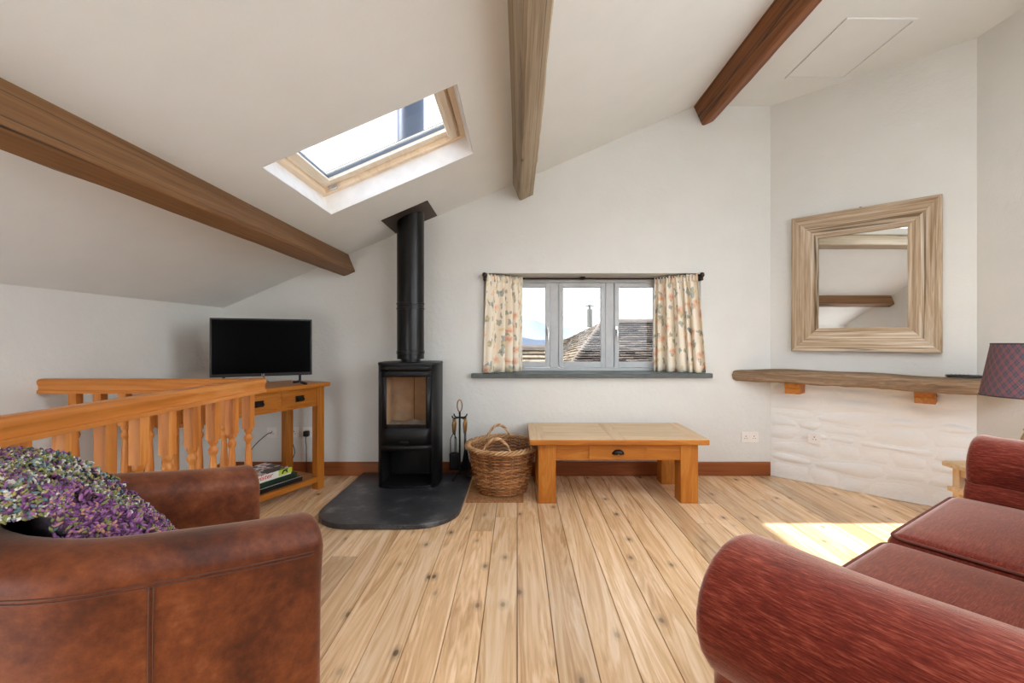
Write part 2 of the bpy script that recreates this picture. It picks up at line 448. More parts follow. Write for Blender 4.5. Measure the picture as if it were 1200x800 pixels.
# window_1: three casements
win = struct(empty('window_1', ((VX0+VX1)/2, WY, WZ0)), 'grey painted three-light casement window', None)
WW = VX1-VX0; WH = WZ1-WZ0
fy0, fy1 = 0.0, .07
mb = MB(); ft = .035
mb.box(-WW/2, WW/2, fy0, fy1, 0, .032); mb.box(-WW/2, WW/2, fy0, fy1, WH-.05, WH)
mul = [-WW/2, -WW/6-.007, WW/6+.007, WW/2]
mb.box(-WW/2, -WW/2+.04, fy0, fy1, .032, WH-.05); mb.box(WW/2-.04, WW/2, fy0, fy1, .032, WH-.05)
for x in mul[1:3]: mb.box(x-.038, x+.038, fy0, fy1, .032, WH-.05)
mb.build('window_frame', M_FRAME, win, bevel=.004)
edges = [(-WW/2+.04, mul[1]-.038), (mul[1]+.038, mul[2]-.038), (mul[2]+.038, WW/2-.04)]
for i, (a, b) in enumerate(edges):
    z0, z1 = .032, WH-.05; cw = .042
    m2 = MB(); m2.box(a+.003, a+cw, -.012, .045, z0+.003, z1-.003); m2.box(b-cw, b-.003, -.012, .045, z0+.003, z1-.003)
    m2.box(a+cw, b-cw, -.012, .045, z0+.003, z0+cw+.01); m2.box(a+cw, b-cw, -.012, .045, z1-cw, z1-.003)
    cs = m2.build('casement', M_FRAME, win, bevel=.004)
    MB().box(a+cw, b-cw, .018, .026, z0+cw+.01, z1-cw).build('pane', G_BACK, cs)
    if i != 1:
        hx = b-.02 if i == 0 else a+.02
        h = MB().box(hx-.010, hx+.010, -.022, -.012, .32, .40).tube([(hx, -.022, .37), (hx, -.045, .372), (hx+.002, -.05, .35), (hx+.003, -.048, .27)], [.007, .008, .008, .005], 8)
        h.build('handle', M_CHROME, cs, smooth='auto')
sill = struct(MB().box(-.385, 1.64, YB-.055, YB, WZ0-.038, WZ0).build('trim_1', M_SLATE_SILL, bevel=.006), 'slate window sill')
struct(MB().add([(WX0+.002, YB-.001, WZ0+.004), (WX1-.002, YB-.001, WZ0+.004), (VX1-.002, WY, WZ0+.004), (VX0+.002, WY, WZ0+.004)], [(0, 1, 2, 3)]).build('trim_2', M_SLATE_SILL, solid=.004))
portal((.6, WY+.16, 1.29), (0, -1, 0), 1.5, .9)

# window_2: skylight. local frame: x up the slope, y along the room, z outwards
sk = struct(empty('window_2'), 'pine roof window')
sk.matrix_world = Matrix(((E1.x, 0, -E2.x, SKY0), (0, 1, 0, SKYA), (E1.z, 0, -E2.z, zc(SKY0)), (0, 0, 0, 1)))
sl = (SKY1-SKY0)/math.cos(TH); sw = SKYB-SKYA
mb = MB()
P0 = [(0, 0), (sl, 0), (sl, sw), (0, sw)]
for a in range(4):
    b = (a+1) % 4; (x0, y0), (x1, y1) = P0[a], P0[b]
    nx_, ny_ = (-.003 if x0 == x1 == sl else .003 if x0 == x1 else 0), (-.003 if y0 == y1 == sw else .003 if y0 == y1 else 0)
    mb.add([(x0+nx_, y0+ny_, .0005), (x1+nx_, y1+ny_, .0005), (x1+nx_, y1+ny_, TK), (x0+nx_, y0+ny_, TK)], [(0, 1, 2, 3)])
M_PINEW = wood('clear_pine', (220, 196, 164), (234, 214, 186), (244, 228, 206), 'X', 9, .8, rough=.4, vary=.04, bstr=.04)
M_PINEWY = wood('clear_pine', (220, 196, 164), (234, 214, 186), (244, 228, 206), 'Y', 9, .8, rough=.4, vary=.04, bstr=.04)
lining = mb.build('reveal_lining', M_WHITE, sk)
def rectframe(x0, x1, y0, y1, w_, z0, z1):
    m = MB(); m.box(x0, x1, y0, y0+w_, z0, z1); m.box(x0, x1, y1-w_, y1, z0, z1); m.box(x0, x0+w_, y0+w_, y1-w_, z0, z1); m.box(x1-w_, x1, y0+w_, y1-w_, z0, z1); return m
rectframe(-.03, sl+.03, -.03, sw+.03, .065, TK, TK+.10).build('frame', M_PINEWY, sk, bevel=.004)
M_SASH = wood('pale_sash', (226, 214, 194), (238, 228, 210), (246, 238, 224), 'Y', 9, .8, rough=.4, vary=.03, bstr=.04)
sash = rectframe(.0355, sl-.0355, .0355, sw-.0355, .0645, TK+.035, TK+.095).build('sash', M_SASH, sk, bevel=.004)
MB().box(.10, sl-.10, .10, sw-.10, TK+.074, TK+.082).build('pane', G_ROOF, sash)
rectframe(.094, sl-.094, .094, sw-.094, .010, TK+.058, TK+.073).build('gasket', flat('grey_gasket', (96, 106, 116), .5), sash)
MB().box(sl-.105, sl-.055, .075, sw-.075, TK-.012, TK+.034).box(sl-.115, sl-.09, .14, sw-.14, TK-.03, TK-.012).build('control_bar', M_SASH, sk, bevel=.006)
for yy in (.0352, sw-.0452): MB().box(sl*.02+.04, sl*.02+.10, yy, yy+.010, TK+.005, TK+.034).build('hinge', M_CHROME, sk, bevel=.003)
rectframe(-.06, sl+.06, -.06, sw+.06, .10, TK+.10, TK+.13).build('flashing', flat('lead', (90, 94, 98), .5, .3), sk)
c = roofp((SKY0+SKY1)/2, (SKYA+SKYB)/2, TK+.2)
portal(c, E2, .80, .70)

# windows added out of view to brighten the room (right wall, behind camera, roof)
def added_window(name, label, loc, rz, w_, h_, n):
    e = struct(empty(name, loc, rz), label)
    m = MB(); m.box(-w_/2, w_/2, 0, .07, 0, .05); m.box(-w_/2, w_/2, 0, .07, h_-.05, h_)
    for i in range(n+1):
        x = -w_/2+w_*i/n; m.box(max(-w_/2, x-.03), min(w_/2, x+.03), 0, .07, .05, h_-.05)
    m.build('window_frame', M_FRAME, e)
    for i in range(n):
        MB().box(-w_/2+w_*i/n+.03, -w_/2+w_*(i+1)/n-.03, .03, .036, .05, h_-.05).build('pane', G_CLEAR, e)  # panes of the added windows
added_window('added_window_3', 'added out-of-view grey framed wide window in right wall', (XR+.10, (RWN[0]+RWN[1])/2, RWN[2]), -PI/2, RWN[1]-RWN[0], RWN[3]-RWN[2], 2)
added_window('added_window_4', 'added out-of-view grey framed window in front wall', ((FW[0]+FW[1])/2, YF-.10, FW[2]), PI, FW[1]-FW[0], FW[3]-FW[2], 2)
portal((XR+.27, (RWN[0]+RWN[1])/2, (RWN[2]+RWN[3])/2), (-1, 0, 0), RWN[1]-RWN[0], RWN[3]-RWN[2])
r5 = struct(empty('added_window_5'), 'added out-of-view pine roof window over the seating')
r5.matrix_world = Matrix(((E1.x, 0, -E2.x, RL[0]), (0, 1, 0, RL[2]), (E1.z, 0, -E2.z, zc(RL[0])), (0, 0, 0, 1)))
l5, w5 = (RL[1]-RL[0])/math.cos(TH), RL[3]-RL[2]
rectframe(-.03, l5+.03, -.03, w5+.03, .065, TK, TK+.10).build('frame', M_PINEWY, r5, bevel=.004)
s5 = rectframe(.0355, l5-.0355, .0355, w5-.0355, .0645, TK+.035, TK+.095).build('sash', M_SASH, r5, bevel=.004)
MB().box(.10, l5-.10, .10, w5-.10, TK+.074, TK+.082).build('pane', G_CLEAR, s5)  # pane of the added roof window
portal(roofp((RL[0]+RL[1])/2, (RL[2]+RL[3])/2, TK+.2), E2, w5, l5)
added_window('added_window_6', 'added out-of-view grey framed low window over the stairs', ((FW2[0]+FW2[1])/2, YF-.10, FW2[2]), PI, FW2[1]-FW2[0], FW2[3]-FW2[2], 2)
portal(((FW2[0]+FW2[1])/2, YF-.27, (FW2[2]+FW2[3])/2), (0, 1, 0), FW2[1]-FW2[0], FW2[3]-FW2[2])
portal(((FW[0]+FW[1])/2, YF-.27, (FW[2]+FW[3])/2), (0, 1, 0), FW[1]-FW[0], FW[3]-FW[2])

# ------------------------------------------------------------------ roof beams (square to the slope)
def beam(label, corner, w_, d, mat, seed):
    """corner: (x,z) of the beam's low edge (down-slope bottom corner); w_ up the slope, d square to it"""
    r = random.Random(seed); B = Vector((corner[0], 0, corner[1]))
    ny = 34; y0, y1 = YF+.005, YB-.003; mb = MB(); m = 12
    ch = .010
    sec = [(0, d), (0, ch), (ch, 0), (w_*.35, -.002), (w_*.7, .0), (w_-ch, 0), (w_, ch), (w_, d*.55), (w_, d), ]
    offs = [[(r.uniform(-1, 1), r.uniform(-1, 1)) for _ in sec] for _ in range(ny)]
    ph = r.uniform(0, 9)
    def P(i, j):
        y = y0+(y1-y0)*i/(ny-1); a, b = sec[j]
        ox, oz = offs[i][j]; q = .0022 if 0 < j < len(sec)-1 else 0
        wv = .004*math.sin(y*2.1+ph+j)
        return B+E1*(a+ox*q+wv)-E2*(b+oz*q)+Vector((0, y, 0))
    mb.grid(P, ny, len(sec)); k = len(sec)
    mb.f += [tuple(range(k)), tuple(range((ny-1)*k, ny*k))[::-1]]
    mb.f += [(i*k, (i+1)*k, (i+1)*k+k-1, i*k+k-1) for i in range(ny-1)]
    o = mb.build('roof_beam', mat, smooth='auto', angle=28)
    return tag(o, label, 'beam')
B1 = wood('beam_brown', (96, 64, 36), (124, 88, 54), (146, 110, 72), 'Y', 9, .35, knots=.9, rough=.6, crack=.95, vary=.02, bstr=.7, ring=.16, fine=.55, ks=(6.5, 2.6), kdim='3D')
B2 = wood('beam_grey', (132, 114, 90), (166, 150, 126), (188, 174, 152), 'Y', 9, .35, knots=.9, rough=.65, crack=.7, vary=.02, bstr=.7, ring=.16, fine=.55, ks=(6.5, 2.6), kdim='3D')
B3 = wood('beam_red', (96, 52, 22), (130, 78, 38), (154, 102, 58), 'Y', 9, .35, knots=.9, rough=.6, crack=.9, vary=.02, bstr=.7, ring=.16, fine=.55, ks=(6.5, 2.6), kdim='3D')
def px(u, v, Y): return ((u-606)*Y/533, 1.15+(398-v)*Y/533)
def low(x, d, drop=.006):   # low corner of a beam whose ceiling edge is at x
    return (x+E2.x*(d-drop), zc(x)+E2.z*(d-drop))
beam('brown roof beam low on the slope, running above the balustrade and television', low(-1.533, .165), .112, .165, B1, 1)
beam('weathered grey-brown roof beam between the rooflight and the window, mid slope', low(-.035, .160), .125, .160, B2, 2)
beam('dark red-brown roof beam at the top of the slope beside the loft hatch', low(1.50, .185), .115, .205, B3, 3)

# loft hatch
hx0, hx1, hy0, hy1 = 2.05, 2.46, 2.82, 3.43
lh = thing('loft_hatch', 'white rectangular loft hatch set flush in flat ceiling', 'hatch', ((hx0+hx1)/2, (hy0+hy1)/2, CZ))
a, b = (hx1-hx0)/2, (hy1-hy0)/2
rectframe(-a-.02, a+.02, -b-.02, b+.02, .022, -.010, .0).build('frame', M_CEIL, lh, bevel=.002)
MB().box(-a+.006, a-.006, -b+.006, b-.006, -.006, .0).build('panel', M_CEIL, lh, bevel=.001)

# ------------------------------------------------------------------ outside
M_SLATE = None
def slate_mat(name, c0, c1, c2):
    m, t, p, o = newmat(name); g = N(t, 'ShaderNodeNewGeometry'); vec = coords(t, rnd=False)
    n = noise(t, vec, 6, 5, .6)
    f = mathn(t, 'ADD', mathn(t, 'MULTIPLY', g.outputs['Random Per Island'], .6), mathn(t, 'MULTIPLY', n, .5))
    L(t, ramp(t, f, [(.2, lin(c0)), (.55, lin(c1)), (.85, lin(c2))]), p.inputs['Base Color']); p.inputs['Roughness'].default_value = .8
    return m
def slate_slope(name, A, B, C, D, nr, wd, mat, parent, seed):
    """A-B eaves, D-C ridge; nr courses; each slate is a thin lapped box"""
    A, B, C, D = map(Vector, (A, B, C, D)); r = random.Random(seed); mb = MB()
    nrm = (B-A).cross(D-A).normalized()
    if nrm.z < 0: nrm = -nrm
    for i in range(nr):
        f0, f1 = i/nr, min(1, (i+1.25)/nr)
        p0, p1 = A.lerp(D, f0), B.lerp(C, f0); q0, q1 = A.lerp(D, f1), B.lerp(C, f1)
        n = max(1, int((p1-p0).length/wd)); off = (i % 2)*.5
        cut = [0]+[(j+off+r.uniform(-.12, .12))/n for j in range(1 if not off else 0, n) if 0 < (j+off)/n < 1]+[1]
        for a_, b_ in zip(cut[:-1], cut[1:]):
            th = r.uniform(.012, .028); g = .004/ max(.1, (p1-p0).length)
            lo = [p0.lerp(p1, a_+g), p0.lerp(p1, b_-g)]; hi = [q0.lerp(q1, b_-g), q0.lerp(q1, a_+g)]
            lift = r.uniform(.0, .012)
            top = [v+nrm*(th+.025+lift) for v in lo]+[v+nrm*.008 for v in hi]; bot = [v+nrm*(.022+lift) for v in lo]+[v for v in hi]
            mb.add(bot+top, [(0, 1, 2, 3), (4, 5, 6, 7), (0, 1, 5, 4), (1, 2, 6, 5), (2, 3, 7, 6), (3, 0, 4, 7)])
    o = mb.build(name, mat, parent); o['kind'] = 'stuff'; return o
SL1 = slate_mat('grey_brown_slate', (62, 54, 48), (100, 88, 80), (138, 124, 112))
SL2 = slate_mat('buff_stone_or_sunlit_slate', (98, 86, 72), (134, 120, 102), (168, 154, 136))
M_RENDER = flat('pale_render', (190, 184, 172), .9)
ha = thing('slate_roof_house', 'neighbouring house with brown slate hipped roof and steel flue, beyond the window', 'house', (0, 0, -3))
def H(p): return (p[0], p[1], p[2]+3)
e0, e1, rd0, rd1 = (0.05, 7.5, -.40), (8, 7.5, -.40), (2.05, 11, 1.56), (8, 11, 1.56)
bk, bkt = (-.9, 17, -.9), (1.6, 15.5, 1.12)
slate_slope('slates', H(e0), H(e1), H(rd1), H(rd0), 40, .22, SL1, ha, 5)
slate_slope('side_slates', H(bk), H(e0), H(rd0), H(bkt), 30, .24, SL2, ha, 6)  # paler slate: the sunlit side's lightness is put into the colour
MB().add([H(e0), H(e1), H(rd1), H(rd0), H(bk), H(bkt)], [(0, 1, 2, 3), (4, 0, 3, 5)]).build('roof_deck', flat('dark_felt', (60, 54, 50), .9), ha)
MB().box(.15, 8, 7.7, 14, 0, 2.55).box(-.6, .15, 9, 16, 0, 1.9).build('house_wall', M_RENDER, ha)
M_RIDGE = flat('ridge_clay', (124, 112, 102), .85, 0, (20, .3, .01), .2)
def ridge_run(p0, p1, n, parent, r_=.13):
    p0, p1 = Vector(p0), Vector(p1); d = (p1-p0)/n; base = None
    for i in range(n):
        a, b = p0+d*(i+.02), p0+d*(i+1.06)
        side = Vector((d.y, -d.x, 0)).normalized(); mb = MB(); pts = []
        for q, rr in ((a, r_*1.08), (b, r_)):
            pts.append([q+side*rr*math.cos(t_)*1.1+Vector((0, 0, rr*math.sin(t_)*.75-.02)) for t_ in [PI*k/6 for k in range(7)]])
        mb.grid(lambda i_, j_: pts[i_][j_], 2, 7); mb.build('ridge_tile', M_RIDGE, parent, solid=.025)
ridge_run(H((2.05, 11, 1.58)), H((8, 11, 1.58)), 14, ha)
ridge_run(H((0.05, 7.5, -.38)), H((2.05, 11, 1.58)), 10, ha, .055)
fx, fy_ = (691-606)*12.2/533, 12.2
fz = 1.15+(398-392)*12.2/533+3
MB().lathe([(.07, -.2), (.07, .68), (.03, .69), (.03, .75), (.14, .76), (.0, .82)], 14, (fx, fy_, fz)).build('flue', flat('steel_flue', (120, 116, 104), .4, .8), ha, smooth='auto')
MB().lathe([(.34, -.35), (.22, -.05), (.11, .12), (.09, .20)], 14, (fx, fy_, fz)).build('flue_flashing', flat('lead_white', (190, 190, 190), .5), ha, smooth='auto')
hb = thing('stone_slate_cottage', 'lower cottage with pale buff stone slates, seen beside the stove-side curtain', 'house', (0, 0, -3))
slate_slope('slates', H((-3, 6.1, .05)), H((.60, 6.1, .05)), H((.60, 8, 1.0)), H((-3, 8, 1.0)), 15, .24, SL2, hb, 8)
MB().add([H((-3, 6.1, .05)), H((.60, 6.1, .05)), H((.60, 8, 1.0)), H((-3, 8, 1.0)), H((.6, 9.8, .05)), H((-3, 9.8, .05))], [(0, 1, 2, 3), (3, 2, 4, 5), (1, 4, 2)]).build('roof_deck', flat('dark_felt', (60, 54, 50), .9), hb)
MB().box(-2.8, .45, 6.4, 7.0, 0, 3.0).build('house_wall', M_RENDER, hb)
ridge_run(H((-3, 8, 1.0)), H((.62, 8, 1.0)), 14, hb, .10)
struct(MB().box(-500, 500, -120, 900, -3.3, -3.0).build('ground', flat('gravel_yard', (142, 142, 142), .95)))
def hills(label, Y, pts, rgb, dep):  # rgb has the blue distance haze mixed into it
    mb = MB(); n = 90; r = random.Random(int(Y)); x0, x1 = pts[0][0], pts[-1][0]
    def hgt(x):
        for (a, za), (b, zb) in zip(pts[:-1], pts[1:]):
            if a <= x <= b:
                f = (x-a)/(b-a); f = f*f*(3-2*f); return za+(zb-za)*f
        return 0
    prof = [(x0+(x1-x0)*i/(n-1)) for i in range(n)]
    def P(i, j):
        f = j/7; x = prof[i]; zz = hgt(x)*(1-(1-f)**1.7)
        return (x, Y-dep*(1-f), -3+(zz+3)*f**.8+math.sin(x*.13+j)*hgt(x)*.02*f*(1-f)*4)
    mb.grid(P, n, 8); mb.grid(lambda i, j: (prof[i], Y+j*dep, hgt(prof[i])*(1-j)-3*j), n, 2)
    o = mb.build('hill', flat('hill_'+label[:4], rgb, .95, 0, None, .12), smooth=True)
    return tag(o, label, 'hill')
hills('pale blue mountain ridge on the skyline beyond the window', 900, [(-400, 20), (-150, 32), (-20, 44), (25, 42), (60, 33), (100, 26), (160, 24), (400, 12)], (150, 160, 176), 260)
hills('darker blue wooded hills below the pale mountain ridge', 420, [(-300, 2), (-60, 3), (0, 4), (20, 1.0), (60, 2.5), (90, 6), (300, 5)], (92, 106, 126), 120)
# ------------------------------------------------------------------ hearth and stove
M_HEARTH = None
m, t, p, o = newmat('hearth_slate'); vec = coords(t, rnd=False)
a_ = noise(t, vec, 7, 6, .65); L(t, ramp(t, a_, [(.35, lin(38, 39, 42)), (.55, lin(58, 59, 62)), (.72, lin(112, 112, 112))]), p.inputs['Base Color'])
p.inputs['Roughness'].default_value = .36; bump(t, p, a_, .12, .004); M_HEARTH = m
hx0, hx1, hy0, hr = -1.30, -.376, 2.75, .28
poly = [(hx0, YB-.02), ]
for k in range(9): an = PI+PI/2*k/8; poly.append((hx0+hr+hr*math.cos(an), hy0+hr+hr*math.sin(an)))
for k in range(9): an = 1.5*PI+PI/2*k/8; poly.append((hx1-hr+hr*math.cos(an), hy0+hr+hr*math.sin(an)))
poly.append((hx1, YB-.02))
tag(MB().prism(poly, lambda p: (p[0], p[1], 0), lambda p: (p[0], p[1], .032)).build('hearth_slab', M_HEARTH, bevel=.006), 'black slate hearth slab with rounded front corners under the stove', 'hearth')

M_STOVE = flat('stove_black', (24, 24, 25), .48, .3, (120, .06, .001), .1)
M_PIPE = flat('pipe_black', (24, 23, 22), .32, .5)
SA, SB, SN = .236, .200, 3.6
stv = thing('wood_stove', 'black freestanding wood-burning stove with glass door on the hearth', 'stove', (-.838, 3.605, .032))
def sfy(x, a=SA, b=SB): return -b*max(0, 1-abs(x/a)**SN)**(1/SN)
def sout(an, a=SA, b=SB):
    c_, s_ = math.cos(an), math.sin(an)
    return (a*math.copysign(abs(c_)**(2/SN), c_), b*math.copysign(abs(s_)**(2/SN), s_))
FX = .192
def strip(mb, x0, x1, z0, z1, n=10, a=SA, b=SB, off=0):
    return mb.grid(lambda i, j: (x0+(x1-x0)*i/(n-1), sfy(x0+(x1-x0)*i/(n-1), a, b)+off, z0+(z1-z0)*j), n, 2)
# shell round sides and back
pts = []
an0 = None
for k in range(241):
    an = -PI/2+2*PI*k/240; x, y = sout(an)
    if y < 0 and abs(x) < FX: continue
    pts.append((x, y))
pts = [(FX, sfy(FX))]+pts+[(-FX, sfy(-FX))]
mb = MB(); mb.grid(lambda i, j: (pts[i][0], pts[i][1], (.0, .925)[j]), len(pts), 2)
mb.build('body_shell', M_STOVE, stv, smooth='auto', solid=.012, angle=60)
full = [sout(2*PI*k/64) for k in range(64)]
MB().prism(full, lambda p: (p[0]*1.01, p[1]*1.01, .925), lambda p: (p[0]*1.01, p[1]*1.01, .945)).build('top_plate', M_STOVE, stv, bevel=.003)
MB().prism(full, lambda p: (p[0]*.97, p[1]*.97, 0), lambda p: (p[0]*.97, p[1]*.97, .02)).build('base_plate', M_STOVE, stv)
# front: top band, door, plinth band, log store
for z0_, z1_ in ((.885, .925), (.285, .325)): strip(MB(), -FX, FX, z0_, z1_).build('front_panel', M_STOVE, stv, smooth=True, solid=.012)
mb = MB(); d0, d1, g0, g1, gx = .33, .88, .452, .838, .155
strip(mb, -FX+.002, FX-.002, g1, d1); strip(mb, -FX+.002, FX-.002, d0, g0); strip(mb, -FX+.002, -gx, g0, g1, 4); strip(mb, gx, FX-.002, g0, g1, 4)
for v in range(len(mb.v)): x, y, z = mb.v[v]; mb.v[v] = (x, y-.0025, z)
door = mb.build('door', M_STOVE, stv, solid=.02, weld=True, smooth='auto')
mb = MB(); strip(mb, -gx-.004, gx+.004, g0-.004, g1+.004, 10, SA, SB, .006); mb.build('glass', G_STOVE, door, smooth=True)
MB().box(-.035, .035, sfy(0)-.028, sfy(0)-.004, .352, .362).build('handle', M_STOVE, door, bevel=.003)
M_VERM = flat('vermiculite', (190, 160, 128), .9, 0, (50, .3, .004), .12)
fb_ = MB()
fz0, fz1, fyb, fyf, fx_ = .44, .87, .10, sfy(.17)+.03, .172
fb_.box(-fx_, fx_, fyb, fyb+.02, fz0, fz1); fb_.box(-fx_-.015, -fx_, fyf, fyb+.02, fz0, fz1); fb_.box(fx_, fx_+.015, fyf, fyb+.02, fz0, fz1)
fb_.box(-fx_, fx_, fyf, fyb, fz0-.015, fz0); fb_.box(-fx_, fx_, fyf+.06, fyb, fz1-.015, fz1)
fb_.build('firebox_lining', M_VERM, stv)
for x in (-.0, ): MB().box(x-.002, x+.002, fyb-.002, fyb, fz0, fz1).build('lining_joint', flat('soot', (70, 56, 46), .95), stv)
ash = MB(); ra = random.Random(4)
ash.grid(lambda i, j: (-fx_+2*fx_*i/15, fyf+.005+(fyb-fyf-.005)*j/8, fz0+.012+.03*math.exp(-((i-9)/5)**2)*math.sin(PI*j/8)+ra.uniform(0, .012)), 16, 9)
ash.build('ash_bed', flat('ash', (150, 140, 130), .95, 0, (30, .8, .01), .4), stv, smooth=True)
MB().box(-fx_, fx_, fyf, fyf+.012, fz0, fz0+.035).build('log_retainer', M_STOVE, stv, bevel=.003)
ls = MB(); ls.box(-.205, .205, .12, .13, .02, .285); ls.box(-.20, -.192, sfy(.19)+.01, .12, .02, .285); ls.box(.192, .20, sfy(.19)+.01, .12, .02, .285); ls.box(-.19, .19, sfy(.19)+.01, .12, .275, .284)
ls.build('log_store', M_STOVE, stv)

PX, PY, PR = -.848, 3.62, .106
ztopw = zc(PX)
flue = thing('flue_pipe', 'black insulated flue pipe rising from the stove top through the ceiling', 'flue pipe', (PX, PY, .032+.945))
zz = ztopw-.977
MB().lathe([(.075, 0), (.075, .02), (PR, .022), (PR, .06), (PR+.004, .062), (PR+.004, .085), (PR, .087), (PR, .10)], 32).build('collar', M_PIPE, flue, smooth='auto')
MB().lathe([(PR, .10), (PR, .41), (PR+.004, .412), (PR+.004, .425), (PR, .427), (PR, .448), (PR+.004, .45), (PR+.004, .463), (PR, .465)], 32, caps=False).build('lower_section', M_PIPE, flue, smooth='auto')
MB().lathe([(PR, .465), (PR, zz+.14)], 32, caps=False).build('upper_section', M_PIPE, flue, smooth='auto')
MB().lathe([(PR, zz+.14), (PR, 2.35), (PR+.06, 2.36), (PR+.06, 2.42), (PR, 2.44), (0, 2.45)], 32).build('outer_section', flat('flue_outer', (52, 58, 70), .4, .4), flue, smooth='auto')
pl = MB(); 
pl.box(-.19, .19, -.205, .205, -.004, .0)
plo = pl.build('ceiling_plate', flat('plate_bronze', (62, 52, 42), .5, .2), flue)
ctr = Vector((PX, PY, ztopw))
plo.matrix_local = Matrix(((E1.x, 0, -E2.x, 0), (0, 1, 0, 0), (E1.z, 0, -E2.z, zz), (0, 0, 0, 1))) @ Matrix.Translation((.0, 0, -.002))

# ------------------------------------------------------------------ fireside companion set
FT = (-.462, 3.66, .032)
cs = thing('fireside_stand', 'black iron fireside tool stand with brass ring handle on the hearth', 'tool stand', FT)
mb = MB()
for k in range(3):
    an = PI/2+2*PI*k/3+.5
    mb.tube([(0, 0, .05), (.03*math.cos(an), .03*math.sin(an), .045), (.075*math.cos(an), .075*math.sin(an), .015), (.09*math.cos(an), .09*math.sin(an), .007)], .007, 6)
mb.build('foot', blackiron(), cs, smooth='auto')
MB().tube([(0, 0, .03), (0, 0, .54)], .008, 8).build('pole', blackiron(), cs, smooth='auto')
mb = MB()
HK = []
for k in range(4):
    an = PI/4+PI/2*k; cx_, cy_ = math.cos(an), math.sin(an)
    mb.tube([(0, 0, .495), (.05*cx_, .05*cy_, .49), (.07*cx_, .07*cy_, .50), (.076*cx_, .076*cy_, .515)], .0055, 6); HK.append((.062*cx_, .062*cy_))
mb.build('hook_bar', blackiron(), cs, smooth='auto')
mb = MB(); mb.tube([(.020*math.sin(t_)*(1.0 if t_ < PI else 1), 0, .588-.048*math.cos(t_)) for t_ in [2*PI*k/16 for k in range(16)]], .005, 6, closed=True)
mb.build('ring_handle', brass(), cs, smooth=True)
def tool(name, label, k, fn):
    e = thing(name, label, 'fire tool', (FT[0]+HK[k][0], FT[1]+HK[k][1], FT[2]))
    MB().lathe([(.004, .37), (.008, .375), (.010, .40), (.013, .44), (.009, .465), (.005, .475), (.009, .48), (.006, .49)], 10).build('handle', brass(), e, smooth=True)
    fn(e); return e
tool('fire_tongs', 'black fire tongs with brass grip hanging on fireside stand', 2, lambda e: MB().tube([(-.022, 0, .12), (-.024, 0, .33), (-.01, 0, .36), (0, 0, .375)], .004, 6).tube([(.022, 0, .12), (.024, 0, .33), (.01, 0, .36), (0, 0, .375)], .004, 6).tube([(-.022, 0, .20), (.022, 0, .20)], .003, 6).build('tong_arms', blackiron(), e, smooth='auto'))
tool('poker', 'black poker with brass grip hanging on fireside stand', 3, lambda e: MB().tube([(0, 0, .08), (0, 0, .375)], .0045, 6).tube([(0, 0, .10), (.02, 0, .085), (.026, 0, .10)], .004, 6).build('rod', blackiron(), e, smooth='auto'))
def brush(e):
    MB().tube([(0, 0, .20), (0, 0, .375)], .0045, 6).build('rod', blackiron(), e)
    r = random.Random(8); mb = MB()
    for i in range(260):
        an = r.uniform(0, 2*PI); q = math.sqrt(r.random()); z0 = .18+r.uniform(0, .04)
        mb.tube([(.014*q*math.cos(an), .014*q*math.sin(an), z0), (.03*q*math.cos(an), .03*q*math.sin(an), .12), (.048*q*math.cos(an), .048*q*math.sin(an), .06+r.uniform(-.02, .02))], .0022, 3)
    o = mb.build('bristles', flat('black_bristle', (22, 24, 30), .7), e); o['kind'] = 'stuff'
tool('hearth_brush', 'black bristle hearth brush hanging on fireside stand', 0, brush)
def shov(e):
    MB().tube([(0, 0, .20), (0, 0, .375)], .0045, 6).build('rod', blackiron(), e)
    MB().grid(lambda i, j: (-.045+.09*i/6, .014*math.cos((i-3)/3*1.2)-.01, .055+.15*j/5-(.012*((i-3)/3)**2 if j == 5 else 0)), 7, 6).build('scoop', blackiron(), e, smooth=True, solid=.002)
tool('hearth_shovel', 'black shovel with brass grip hanging on fireside stand', 1, shov)

# ------------------------------------------------------------------ wicker basket on a coir mat
m, t, p, o = newmat('coir'); vec = coords(t, rnd=False); a_ = noise(t, vec, 60, 3, .6)
L(t, ramp(t, a_, [(.35, lin(126, 82, 44)), (.65, lin(176, 124, 76))]), p.inputs['Base Color']); p.inputs['Roughness'].default_value = .95; bump(t, p, a_, .6, .006)
tag(MB().box(-.365, .045, 3.21, 3.72, 0, .008).build('coir_mat', m, bevel=.003), 'small brown woven mat on the floorboards under the wicker basket', 'mat')
def wick(name, c0, c1, c2):
    m, t, p, o = newmat(name); g = N(t, 'ShaderNodeNewGeometry'); vec = coords(t, rnd=False); n = noise(t, vec, 9, 4, .6)
    f = mathn(t, 'ADD', mathn(t, 'MULTIPLY', g.outputs['Random Per Island'], .5), mathn(t, 'MULTIPLY', n, .6))
    L(t, ramp(t, f, [(.25, lin(c0)), (.55, lin(c1)), (.85, lin(c2))]), p.inputs['Base Color']); p.inputs['Roughness'].default_value = .5
    return m
M_WICK = wick('willow', (104, 62, 32), (162, 108, 62), (202, 152, 100)); M_WICK2 = wick('willow_pale', (150, 108, 68), (194, 152, 106), (220, 184, 140))
bk_ = thing('wicker_basket', 'round brown wicker log basket with two looped handles on the mat', 'basket', (-.115, 3.475, .008))
R0, R1, HB = .178, .255, .335; NS = 36
def br(z): f = z/HB; return R0+(R1-R0)*(f**.85)
mb = MB()
for k in range(NS):
    an = 2*PI*k/NS
    mb.tube([(br(z_)*math.cos(an), br(z_)*math.sin(an), z_) for z_ in (.004, HB*.33, HB*.66, HB)], .0045, 5)
o = mb.build('stakes', M_WICK, bk_, smooth='auto'); o['kind'] = 'stuff'
mb = MB(); nr = 27
